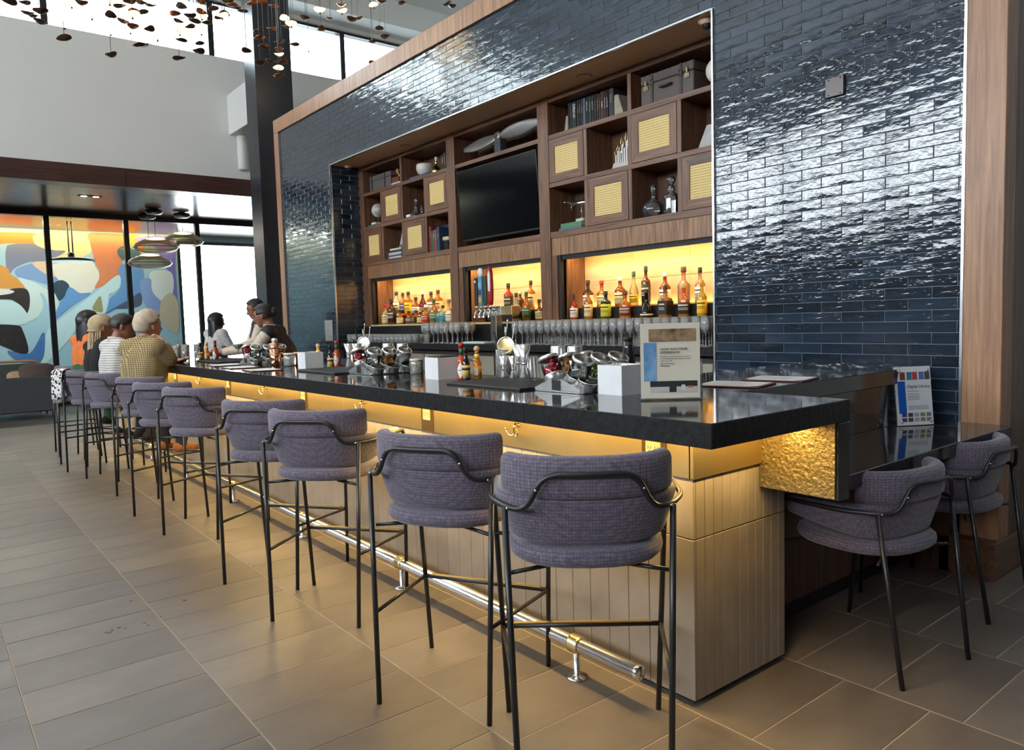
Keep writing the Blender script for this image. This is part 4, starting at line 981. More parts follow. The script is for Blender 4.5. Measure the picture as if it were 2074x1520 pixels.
MB().tube([(-.10, -.02, .165), (-.06, -.01, .17), (.02, 0, .172), (.10, .02, .17), (.14, .03, .17)], [.006, .02, .024, .014, .005], 10).build('fuselage', MT['chrome'], t)
MB().cbox(-.05, -.02, -.17, .14, .168, .174, .002).build('wing', MT['chrome'], t, None, (0, 0, radians(-8)))
MB().cbox(.115, .135, -.06, .07, .172, .176, .001).build('tailplane', MT['chrome'], t); MB().prism([(.11, .17), (.14, .17), (.145, .215), (.13, .215)], (0, .026, 0), (1, 0, 0), (0, 0, 1), (0, .004, 0)).build('fin', MT['chrome'], t)
for k in range(3):
    a = k * 2 * pi / 3 + .5; MB().tube([(-.108, -.02, .165), (-.11, -.02 + .045 * cos(a), .165 + .045 * sin(a))], .004, 6).build('propeller_blade', MT['chrome'], t)
# crystal decanters
xc = xat(c4(1225, 600), 2.98)
t = glass_lathe('decanter', 'round clear glass decanter with oval stopper', [(0, .004), (.055, 0), (.075, .012), (.088, .06), (.084, .095), (.06, .125), (.03, .14), (.02, .155), (.0185, .185), (.026, .19)], (xc, 2.99, Z3), ([(.012, 0), (.014, .012), (.024, .035), (.025, .06), (.015, .075), (0, .077)], .187))
xc = xat(c4(1415, 600), 3.0)
t = glass_lathe('decanter', 'tall ribbed cut-glass decanter with faceted ball stopper', [(0, .004), (.058, 0), (.062, .006), (.06, .03), (.063, .05), (.06, .075), (.063, .1), (.06, .125), (.062, .15), (.05, .165), (.026, .18), (.034, .2), (.026, .215), (.036, .225)], (xc, 3.0, Z3), ([(.018, 0), (.02, .02), (.04, .045), (.04, .065), (.02, .085), (0, .088)], .222), n=12)
# ================================================================== BOTTLES, TAPS AND GLASSES OF THE BACK BAR
def b7(x, y): return (700 + x / 4.938, 520 + y / 4.938)
def b6(x, y): return (1120 + x / 6.1, 480 + y / 6.1)
LIQ = {'amber': (.80, .34, .05), 'dark amber': (.55, .17, .03), 'brown': (.30, .09, .025), 'pale gold': (.93, .78, .40), 'clear': (.92, .92, .86), 'red': (.80, .10, .04), 'orange': (.88, .36, .04),
       'dark red': (.30, .02, .03), 'black': (.03, .02, .02), 'dark green': (.05, .10, .04), 'yellow': (.95, .68, .10), 'rose': (.88, .48, .30), 'pale blue': (.72, .88, .90)}
LM = {k: glassy('liquor_' + k.replace(' ', '_'), v, .04, 1.5, .30, v) for k, v in LIQ.items()}
LC = {'white': (226, 220, 206), 'cream': (222, 200, 150), 'black': (26, 24, 24), 'green': (56, 112, 70), 'yellow': (240, 190, 40), 'red': (168, 40, 34), 'teal': (60, 150, 150), 'blue': (70, 120, 170), 'purple': (70, 40, 90), 'maroon': (92, 34, 28), 'lime': (190, 196, 60)}
CC = {'black': (20, 20, 20), 'white': (226, 222, 210), 'red': (180, 24, 40), 'green': (40, 80, 44), 'wood': (150, 110, 70), 'gold': (190, 160, 90), 'brown': (74, 46, 34), 'purple': (60, 30, 60), 'amber': (200, 150, 60)}
def bottle(label, h, r, liquid, cap, lab, loc, style='round', txt=None, tcol=None):
    t = thing('liquor_bottle', label, 'bottle', loc, 0, 'bottles in the lit bays')
    rn = max(.011, r * .34); capL = min(.05, h * .15)
    hb, hs = {'round': (.52, .70), 'tall': (.60, .74), 'squat': (.50, .66), 'square': (.58, .66), 'bell': (.18, .62), 'slope': (.40, .74)}[style]
    sq = .72 if style in ('squat',) else 1.0
    n = 4 if style == 'square' else 16
    pr = [(r * .90, 0), (r, .008), (r, h * hb)]
    for k in range(1, 6):
        u = k / 6; pr.append((r + (rn - r) * (u * u * (3 - 2 * u)), h * (hb + (hs - hb) * u)))
    pr += [(rn, h * hs), (rn * .95, h - capL * .9), (rn * 1.15, h - capL * .85), (rn * 1.1, h - capL * .8)]
    b = MB()
    if style == 'square':
        # rounded square plan
        secs = []
        for rr, z in pr:
            q = []
            for i in range(20):
                a = 2 * pi * i / 20; c, s = cos(a), sin(a); e = .45 if z < h * hb + .001 else .45 + .55 * min(1, (z - h * hb) / (h * (hs - hb)))
                q.append(Vector((rr * math.copysign(abs(c) ** e, c), rr * math.copysign(abs(s) ** e, s), z)))
            secs.append(q)
        b.ring(secs)
    else: b.lathe(pr, 16, squash=sq)
    b.build('glass_body', LM[liquid], t)
    c = CC[cap]; MB().lathe([(rn * 1.18, 0), (rn * 1.22, capL * .1), (rn * 1.18, capL * .95), (rn, capL), (0, capL)], 12).build('cap', flat('cap_' + cap, *c, .4), t, (0, 0, h - capL))
    if lab:
        z0, z1 = h * .10, h * (hb - .06 if style != 'bell' else .26)
        rl = r * (1.012 if style != 'square' else 1.012)
        lo = MB()
        if style == 'square': 
            lo.box(-r * .92, r * .92, -r * 1.015, -r * .99, z0, z1); lo.box(r * .99, r * 1.015, -r * .92, r * .92, z0, z1)
        elif style == 'bell': lo.lathe([(r * 1.012, z0), (r * .995, z0 + (z1 - z0) * .5), (r * .93, z1)], 16)
        else: lo.lathe([(rl, z0), (rl, z1)], 16, squash=sq)
        L2 = lo.build('paper_label', flat('label_' + lab, *LC[lab], .6), t)
        ink = 'ink' if lab not in ('black', 'purple', 'maroon', 'green', 'red') else 'cream'
        for f0, f1 in ((.70, .80), (.48, .52), (.36, .40)):
            za, zb = z0 + (z1 - z0) * f0, z0 + (z1 - z0) * f1
            pm = MB(); e = r * .0025 + .0006
            if style == 'square': pm.box(-r * .6, r * .6, -r * 1.02 - e, -r * 1.012, za, zb)
            elif style == 'bell': continue
            else:
                q = []; m_ = 7
                for z in (za, zb):
                    for i in range(m_):
                        a = radians(-65 + (-70) * 0 + 0) ; a = radians(-150 + 130 * i / (m_ - 1)); q.append(((rl + e) * cos(a), (rl + e) * sin(a) * sq, z))
                pm.add(q, [(i, i + 1, m_ + i + 1, m_ + i) for i in range(m_ - 1)])
            pm.build('print', MT[ink], L2)
    return t
YF, YB, ZF, ZB = 2.985, 3.09, 1.355, 1.46
def row(tab, cv, s, where):
    for (px, w, top, back, liq, cap, lab, style, lbl) in tab:
        Y = YB if back else YF; z0 = ZB if back else ZF
        p = at(*cv(px, top), 1, Y); l, rr = at(*cv(px - w / 2, top + 150), 1, Y).x, at(*cv(px + w / 2, top + 150), 1, Y).x
        h = min(.42, max(.16, p.z - z0)); r = min(.055, max(.024, (rr - l) * .5 * .80))
        bottle(lbl + where, h, r, liq, cap, lab, (p.x, Y, z0), style)
row([(255, 85, 705, 0, 'red', 'black', 'white', 'round', 'small red-amber bottle with black round emblem'), (432, 95, 615, 0, 'amber', 'black', 'cream', 'round', 'amber bottle with long cream label'),
     (650, 118, 672, 0, 'dark green', 'black', 'lime', 'tall', 'dark green bottle with yellow-green label'), (888, 150, 668, 0, 'orange', 'brown', 'maroon', 'squat', 'rounded orange bottle with maroon label'),
     (1155, 155, 645, 0, 'black', 'black', 'white', 'bell', 'dark bell-shaped brandy bottle with round white label'), (1385, 140, 598, 0, 'amber', 'black', 'black', 'square', 'square amber bottle with black label and black cap'),
     (1614, 155, 570, 0, 'orange', 'gold', 'black', 'squat', 'squat orange bottle with slanted black label'), (1838, 128, 530, 0, 'yellow', 'amber', 'yellow', 'round', 'bright yellow bottle with yellow label'),
     (430, 115, 537, 1, 'brown', 'black', 'white', 'round', 'brown bottle with white label, back row'), (600, 130, 540, 1, 'amber', 'red', 'cream', 'squat', 'amber bottle with red wax cap, back row'),
     (828, 130, 486, 1, 'dark amber', 'white', 'cream', 'round', 'dark amber bottle with cream neck label, back row'), (995, 108, 428, 1, 'pale gold', 'green', 'yellow', 'slope', 'pale gold bottle with green cap, back row'),
     (1145, 108, 362, 1, 'brown', 'black', 'black', 'tall', 'tall dark brown bottle with black cap, back row'), (1383, 135, 428, 1, 'dark amber', 'white', 'white', 'round', 'amber bottle with pale cap behind square bottle'),
     (1612, 172, 368, 1, 'rose', 'brown', None, 'squat', 'large rose-amber bottle without label, back row'), (1815, 130, 376, 1, 'rose', 'black', 'white', 'round', 'pale rose bottle with black cap, back row')], b6, 6.1, ' in the right bay')
row([(398, 60, 478, 0, 'pale gold', 'red', 'cream', 'round', 'pale bottle with red cap'), (458, 55, 424, 0, 'brown', 'black', 'black', 'tall', 'slim dark brown bottle with black label'), (540, 88, 533, 0, 'amber', 'black', 'cream', 'squat', 'squat amber bottle with cream label'),
     (630, 85, 548, 0, 'dark amber', 'brown', 'maroon', 'squat', 'squat dark amber bottle with maroon label'), (705, 62, 565, 0, 'amber', 'black', 'black', 'square', 'small square bottle with black label'), (748, 50, 575, 0, 'brown', 'gold', 'cream', 'round', 'small brown bottle with gold cap'),
     (800, 75, 482, 0, 'orange', 'white', 'red', 'round', 'orange bottle with red label'), (880, 64, 424, 0, 'orange', 'green', 'green', 'round', 'orange bottle with green label and cap'), (934, 44, 540, 0, 'pale blue', 'white', 'blue', 'tall', 'slim pale blue gin bottle'),
     (972, 56, 488, 0, 'pale blue', 'black', 'teal', 'round', 'clear bottle with teal label'), (1032, 88, 428, 0, 'pale gold', 'wood', 'white', 'squat', 'broad bottle with wooden stopper and white label'),
     (505, 60, 352, 1, 'clear', 'black', 'white', 'tall', 'clear bottle with black cap, back row'), (570, 50, 361, 1, 'orange', 'purple', 'purple', 'tall', 'orange bottle with purple label, back row'), (625, 60, 351, 1, 'amber', 'black', 'yellow', 'tall', 'amber bottle with yellow label, back row'),
     (700, 70, 406, 1, 'dark amber', 'black', 'white', 'round', 'dark amber bottle with white label, back row'), (768, 50, 342, 1, 'dark red', 'white', 'maroon', 'slope', 'dark red bottle with pale cap, back row'), (853, 60, 350, 1, 'dark amber', 'purple', 'white', 'tall', 'dark amber bottle with purple cap, back row'),
     (922, 66, 332, 1, 'amber', 'brown', 'cream', 'tall', 'tall amber bottle with brown cap, back row')], b7, 4.938, ' in the left bay')
row([(1355, 82, 437, 0, 'brown', 'black', 'maroon', 'squat', 'dark amber bottle left of the taps'), (1625, 74, 267, 1, 'red', 'black', 'black', 'tall', 'tall bright red bottle with black cap, back row'), (1705, 75, 362, 0, 'clear', 'green', 'black', 'slope', 'clear bottle with big black lettering'),
     (1745, 62, 342, 1, 'brown', 'white', None, 'round', 'brown bottle with pale stopper, back row'), (1805, 72, 354, 0, 'amber', 'green', 'green', 'round', 'amber bottle with green label'), (1850, 70, 239, 1, 'amber', 'black', 'cream', 'tall', 'tall amber bottle with cream label, back row'),
     (1935, 82, 427, 0, 'dark amber', 'green', 'cream', 'squat', 'squat amber bottle with green stopper')], b7, 4.938, ' in the middle bay')
# ---- beer tower
p = at(*b7(1513, 870), 2, 1.148); p.y = 2.66; p.x = at(*b7(1513, 800), 1, 2.66).x
t = thing('beer_tower', 'stainless T-shaped beer tower with four taps', 'beer tower', (p.x, 2.66, 1.148))
MB().cbox(-.045, .045, -.04, .04, 0, .27, .004).build('column', MT['steel'], t)
MB().cbox(-.21, .13, -.05, .05, .27, .36, .006).build('crossbar', MT['steel'], t)
MB().cbox(.13, .30, -.048, .048, .272, .358, .004).build('brass_end', MT['brass'], t)
HND = [(-.175, (30, 30, 32), .27, 'black'), (-.10, (86, 140, 170), .38, 'blue'), (-.03, (40, 70, 60), .28, 'dark green'), (.05, (176, 40, 44), .36, 'red')]
for dx, c, hh, nm in HND:
    f = MB().tube(fillet([(dx, -.05, .325), (dx, -.10, .325), (dx, -.125, .28), (dx, -.13, .23)], .03), .011, 8).build('faucet', MT['chrome'], t)
    MB().lathe([(.012, 0), (.016, .02), (.012, .03)], 10).build('collar', MT['chrome'], f, (dx, -.10, .335))
    hd = MB()
    if nm == 'blue':
        hd.cbox(dx - .028, dx + .028, -.115, -.085, .37, .37 + hh * .72, .006); hd.lathe([(.0, -.008), (.045, -.008), (.045, .008), (0, .008)], 16, (0, 0, 0)) if False else None
        MB().lathe([(0, -.008), (.042, -.008), (.042, .008), (0, .008)], 18).xf(Matrix.Translation((dx, -.10, .37 + hh * .83)) @ Matrix.Rotation(pi / 2, 4, 'X')).build('badge', flat('tap_badge', 220, 220, 214), f)
        for k, cc in enumerate(((196, 150, 70), (40, 60, 90), (120, 170, 190))): MB().box(dx - .024, dx + .024, -.1165, -.115, .40 + k * .07, .45 + k * .07).build('painted_band', flat('tap_band_%d' % k, *cc), f)
    elif nm == 'red':
        hd.ring([[Vector((dx + .5 * w * c_, -.10 + .5 * .03 * s_, z)) for c_, s_ in ((-1, -1), (1, -1), (1, 1), (-1, 1))] for w, z in ((.03, .37), (.055, .42), (.065, .55), (.05, .68), (.02, .73))])
    else: hd.cbox(dx - .02, dx + .02, -.115, -.085, .37, .37 + hh, .008)
    hd.build('tap_handle', flat('tap_' + nm.replace(' ', '_'), *c, .35), f)
    if nm == 'red': MB().prism([(-.012, .5), (.012, .5), (.016, .66), (0, .70), (-.016, .66)], (dx, -.117, 0), (1, 0, 0), (0, 0, 1), (0, .002, 0)).build('crest', flat('tap_white', 224, 220, 214), f)
    if nm == 'black': MB().lathe([(0, 0), (.014, 0), (.014, .002), (0, .002)], 14).xf(Matrix.Translation((dx, -.1155, .60)) @ Matrix.Rotation(pi / 2, 4, 'X')).build('emblem', flat('tap_white', 224, 220, 214), f)
t2 = thing('folded_cloth', 'pale blue-grey folded cloth beside the beer tower', 'cloth', (p.x - .22, 2.60, 1.148))
MB().cbox(-.20, .16, -.05, .06, 0, .02, .006).build('cloth', flat('pale_cloth', 190, 204, 204, .8), t2)
# ---- stemware and tumblers
WG = [(0, .003), (.033, 0), (.034, .002), (.010, .006), (.0042, .014), (.0038, .085), (.008, .094), (.028, .112), (.037, .14), (.038, .165), (.031, .215), (.0300, .215), (.0368, .165), (.0356, .141), (.0268, .114), (.0, .098)]
RG = [(0, .004), (.034, 0), (.038, .004), (.042, .095), (.0405, .095), (.0365, .012), (0, .011)]
HG = [(0, .004), (.030, 0), (.033, .004), (.037, .155), (.0355, .155), (.0315, .012), (0, .011)]
wg = MB().lathe(WG, 14).mesh('wine_glass', MT['crystal']); rg = MB().lathe(RG, 14).mesh('tumbler', MT['crystal']); hg = MB().lathe(HG, 14).mesh('highball_glass', MT['crystal'])
def glasses(me, name, cat, label, group, x0, x1, pitch, ys, z=1.148, jit=.006, sc=1.0):
    x = x0
    while x < x1:
        for i, y in enumerate(ys):
            o = link(name, me, None, (x + random.uniform(-jit, jit) + (pitch / 2 if i % 2 else 0), y + random.uniform(-jit, jit), z)); o.scale = (sc, sc, sc)
            tag(o, label, cat, group)
        x += pitch
glasses(wg, 'wine_glass', 'wine glass', 'clear wine glass in the rows right of the beer tower', 'wine glasses right of the taps', -4.05, -1.92, .088, (2.57, 2.66, 2.75))
glasses(wg, 'wine_glass', 'wine glass', 'clear wine glass in the rows left of the beer tower', 'wine glasses left of the taps', -5.62, -4.92, .09, (2.57, 2.66, 2.75))
glasses(rg, 'tumbler', 'glass', 'clear tumbler in the rows at the left end of the back bar', 'tumblers on the back bar', -7.38, -5.72, .098, (2.58, 2.70))
glasses(hg, 'highball_glass', 'glass', 'tall straight glass in the rearmost row of the back bar', 'highball glasses on the back bar', -3.9, -2.4, .085, (2.825,), 1.148, .004, 1.15)
# ================================================================== THINGS ON THE BAR TOP
ZC = 1.07
def pearl_box(label, x0, y0, w=.13, d=.135, h=.117, dark=False):
    t = thing('napkin_caddy', label, 'napkin holder', (x0 + w / 2, y0 + d / 2, ZC), 0, 'pearl napkin caddies')
    th = .006
    b = MB()
    for a in ((-w / 2, w / 2, -d / 2, -d / 2 + th), (-w / 2, w / 2, d / 2 - th, d / 2), (-w / 2, -w / 2 + th, -d / 2 + th, d / 2 - th), (w / 2 - th, w / 2, -d / 2 + th, d / 2 - th)):
        b.box(a[0], a[1], a[2], a[3], .004, h)
    b.box(-w / 2, w / 2, -d / 2, d / 2, 0, .004); b.build('box', MT['pearl'], t)
    for k in range(6): MB().box(-w / 2 + .01, w / 2 - .01, -d / 2 + .01, d / 2 - .01, .006 + k * .017, .006 + k * .017 + .015).build('napkin', MT['black'] if dark else MT['paper'], t)
    if dark: MB().cbox(-w / 2 + .012, w / 2 - .008, -d / 2 + .012, d / 2 + .01, h - .004, h + .006, .002).build('napkin', MT['black'], t, None, (0, 0, radians(7)))
    else:
        for k in range(7): MB().tube([(-.04 + k * .012, .0, h - .03), (-.045 + k * .013, .01 * (k % 3), h + .006)], .0016, 5).build('pick', flat('pick_white', 230, 230, 226), t)
    return t
pearl_box('pearly white napkin caddy beside the survey sign', -.840, .395)
pearl_box('pearly white napkin caddy with black napkins beside the sauce bottles', -2.170, .415, dark=True)
pearl_box('pearly white napkin caddy at the farther rubber mat', -3.835, .395)
rub, N, L_, P_ = newmat('nubbed_rubber'); P_.inputs['Base Color'].default_value = (.022, .019, .018, 1); P_.inputs['Roughness'].default_value = .5
def mat_(label, x0, x1, y0, y1):
    t = thing('bar_mat', label, 'bar mat', ((x0 + x1) / 2, (y0 + y1) / 2, ZC), 0, 'rubber bar mats'); w, d = (x1 - x0) / 2, (y1 - y0) / 2
    MB().cbox(-w, w, -d, d, 0, .011, .002).build('sheet', rub, t)
    b = MB(); nx, ny = int(w / .0075), int(d / .0075)
    for i in range(nx):
        for j in range(ny):
            x, y = -w + .012 + i * (2 * w - .024) / (nx - 1), -d + .012 + j * (2 * d - .024) / (ny - 1)
            b.add([(x - .003, y - .003, .011), (x + .003, y - .003, .011), (x + .003, y + .003, .011), (x - .003, y + .003, .011), (x, y, .0145)], [(0, 1, 4), (1, 2, 4), (2, 3, 4), (3, 0, 4)])
    o = b.build('nubs', rub, t); o['kind'] = 'stuff'
mat_('black nubbed rubber bar mat under the near jiggers', -1.77, -1.205, .285, .70)
mat_('black nubbed rubber bar mat by the second sauce bottles', -3.575, -2.985, .272, .68)
mat_('black nubbed rubber bar mat at the far sauce bottles', -6.02, -5.36, .32, .70)
# ---- condiments
RED = glassy('hot_sauce_red', (.75, .12, .03), .05, 1.45, .75, (.62, .10, .03)); ORA = glassy('hot_sauce_orange', (.85, .30, .04), .05, 1.45, .75, (.78, .24, .04)); BRN = glassy('sauce_brown', (.10, .03, .015), .05, 1.5, .7, (.04, .014, .01))
def tabasco(label, x, y, h=.19):
    t = thing('hot_sauce_bottle', label, 'sauce bottle', (x, y, ZC)); k = h / .19; r = .026
    MB().lathe([(r * .92, 0), (r, .006), (r, .095 * k), (r * .8, .112 * k), (.0125, .128 * k), (.0115, .165 * k)], 16).build('bottle', RED, t)
    MB().lathe([(.0132, 0), (.0132, .035 * k)], 14).build('neck_foil', flat('green_foil', 30, 84, 52, .35), t, (0, 0, .128 * k))
    MB().lathe([(.0145, 0), (.0145, .022 * k), (.013, .024 * k), (0, .024 * k)], 16).build('cap', flat('cap_bright_red', 196, 28, 38, .35), t, (0, 0, .166 * k))
    ang = radians(-52); L = MB(); q = []; m_ = 7
    for i in range(m_):
        u = i / (m_ - 1) * 2 - 1; a = ang + u * radians(52); hh = (1 - abs(u)) * .043 * k + .0002
        q += [((r + .0006) * cos(a), (r + .0006) * sin(a), .05 * k - hh), ((r + .0006) * cos(a), (r + .0006) * sin(a), .05 * k + hh)]
    L.add(q, [(2 * i, 2 * i + 2, 2 * i + 3, 2 * i + 1) for i in range(m_ - 1)])
    lab = L.build('diamond_label', MT['paper'], t)
    text_mesh('TABASCO', .0078, flat('green_ink', 24, 70, 44), lab, ((r + .0022) * cos(ang), (r + .0022) * sin(ang), .047 * k), (radians(90), 0, ang + pi / 2), 'lettering', 'CENTER')
def worcester(label, x, y, h=.17):
    t = thing('bitters_bottle', label, 'sauce bottle', (x, y, ZC)); k = h / .17; r = .021
    MB().lathe([(r * .92, 0), (r, .005), (r, .088 * k), (r * .7, .105 * k), (.010, .12 * k), (.0095, .145 * k)], 16).build('bottle', BRN, t)
    MB().lathe([(r + .0006, .012 * k), (r + .0006, .078 * k)], 16).build('label', flat('tan_label', 214, 180, 104), t)
    MB().lathe([(r + .001, .052 * k), (r + .001, .066 * k)], 16).build('label_band', flat('label_brown', 84, 50, 28), t)
    MB().lathe([(.012, 0), (.012, .024 * k), (0, .025 * k)], 14).build('cap', MT['black'], t, (0, 0, .145 * k))
def cholula(label, x, y, h=.172):
    t = thing('wood_cap_sauce_bottle', label, 'sauce bottle', (x, y, ZC)); k = h / .172; r = .023
    MB().lathe([(r * .95, 0), (r, .005), (r, .078 * k), (r * .75, .095 * k), (.013, .108 * k), (.012, .135 * k)], 16).build('bottle', ORA, t)
    MB().lathe([(.0142, .105 * k), (.0135, .132 * k)], 14).build('neck_band', flat('yellow_band', 236, 196, 60), t)
    MB().lathe([(r + .0006, .01 * k), (r + .0006, .07 * k)], 16).build('label', flat('orange_label', 232, 150, 44), t)
    MB().box(-.011, .011, -.0008, 0, .022 * k, .06 * k).build('label_panel', MT['cream'], t, ((r + .001) * cos(radians(-52)), (r + .001) * sin(radians(-52)), 0), (0, 0, radians(38)))
    b = MB(); b.lathe([(.011, 0), (.011, .012 * k)], 12); b.sphere((0, 0, .024 * k), .0165, 14, 10); b.build('wooden_cap', flat('ball_wood', 206, 166, 118, .5), t, (0, 0, .135 * k))
tabasco('red hot sauce bottle with white diamond label beside the near mat', -1.965, .515)
worcester('small dark bottle with tan label between the near hot sauces', -1.905, .500)
cholula('orange sauce bottle with wooden ball cap beside the near mat', -1.905, .572)
cholula('orange sauce bottle with wooden ball cap at the second mat', -3.76, .52); tabasco('red hot sauce bottle behind the second mat', -3.715, .64); worcester('small dark bottle with tan label at the second mat', -3.60, .535, .165)
worcester('small dark bottle with tan label at the far mat', -6.22, .42); cholula('orange sauce bottle with wooden ball cap at the far mat', -6.06, .43); tabasco('red hot sauce bottle with white label at the far mat', -5.90, .46)
# ---- bar tools
JG = [(.019, 0), (.0205, .002), (.0075, .046), (.0085, .05), (.0235, .112), (.0222, .112), (.006, .052)]
def jigger(label, x, y, s=1.0, z=ZC + .011):
    t = thing('jigger', label, 'jigger', (x, y, z), 0, 'steel jiggers'); MB().lathe([(r * s, zz * s) for r, zz in JG], 18).build('cups', MT['barsteel'], t)
    MB().lathe([(.0095 * s, .044 * s), (.0105 * s, .048 * s), (.0095 * s, .052 * s)], 14).build('waist_ring', MT['steel'], t)
def tin(label, x, y, h, r0, r1, mat='barsteel', z=ZC, cat='shaker tin'):
    t = thing(cat.replace('mug', 'copper_mug').replace(' ', '_'), label, cat, (x, y, z), 0); MB().lathe([(r0, 0), (r0 * 1.02, .002), (r0, .004), (r1, h - .006), (r1 * .97, h - .001), (r1 * .8, h), (0, h)], 24).build('cup', MT[mat], t)
    MB().lathe([(r0 * 1.0, .0), (r0 * 1.045, .003), (r0 * 1.0, .006)], 24).build('rim', MT[mat], t)
jigger('short steel jigger at the left of the near mat', -1.735, .618); jigger('short steel jigger second from left on the near mat', -1.675, .630)
jigger('tall steel jigger at the back of the near mat', -1.70, .69, 1.5); jigger('tall steel jigger at the right on the near mat', -1.635, .672, 1.5)
tin('upside-down steel shaker tin beside the near jiggers', -1.665, .742, .115, .045, .036)
p = at(1068, 766, 2, ZC)
jigger('steel jigger at the left of the second mat', -3.44, .60, 1.45); jigger('steel jigger at the right of the second mat', -3.36, .62, 1.45); jigger('short steel jigger behind the second mat', -3.31, .65, 1.0)
for i, (x, y) in enumerate(((-1.475, .76), (-1.36, .765))): tin('tall upside-down shaker tin %s behind the cherry jar of the near rack' % ('left', 'right')[i], x, y, .172, .046, .037)
for i, (x, y) in enumerate(((-3.15, .745), (-2.98, .755))): tin('tall upside-down shaker tin %s behind the cherry jar of the second rack' % ('left', 'right')[i], x, y, .172, .046, .037)
def tool_glass(label, x, y, many=True):
    t = thing('mixing_glass', label + ' mixing glass holding bar tools', 'mixing glass', (x, y, ZC)); MB().lathe([(0, .006), (.040, 0), (.043, .004), (.047, .15), (.0455, .15), (.041, .012), (0, .012)], 20).build('glass', MT['crystal'], t)
    s = thing('bar_spoon', 'long twisted bar spoon in the %s mixing glass' % label, 'bar spoon', (x, y, ZC)); MB().tube([(-.03, .0, .014), (.035, .0, .29)], .0022, 6).build('shaft', MT['barsteel'], s); MB().sphere((.0365, 0, .298), (.004, .004, .012), 8, 6).build('tip', MT['barsteel'], s)
    s = thing('straining_spoon', 'steel straining spoon in the %s mixing glass' % label, 'spoon', (x, y, ZC)); MB().tube([(-.005, .02, .014), (.055, .03, .27)], .0024, 6).build('shaft', MT['barsteel'], s); MB().sphere((.057, .03, .275), (.005, .003, .012), 8, 6).build('tip', MT['barsteel'], s)
    s = thing('muddler', 'dark muddler leaning in the %s mixing glass' % label, 'muddler', (x, y, ZC)); MB().tube([(.02, -.02, .016), (-.06, -.02, .24)], [.009, .006], 10).build('stick', MT['black'], s); MB().sphere((-.06, -.02, .24), .0075, 8, 6).build('knob', MT['black'], s)
    s = thing('julep_strainer', 'round steel strainer hooked on the %s mixing glass' % label, 'strainer', (x + .03, y - .01, ZC + .17), radians(40))
    MB().lathe([(0, -.006), (.03, -.004), (.042, 0), (.044, .003), (.042, .003), (.03, -.002)], 22).xf(Matrix.Rotation(radians(70), 4, 'X')).build('bowl', MT['brass'] if many else MT['barsteel'], s)
    MB().tube([(.046 * cos(radians(a)), .0, .046 * sin(radians(a))) for a in range(0, 360, 18)], .0035, 6, closed=True).build('spring', MT['barsteel'], s); MB().tube([(0, -.002, .04), (0, -.004, .10)], .004, 6).build('handle', MT['barsteel'], s)
tool_glass('near', -1.86, .72); tool_glass('second', -3.50, .74, False)
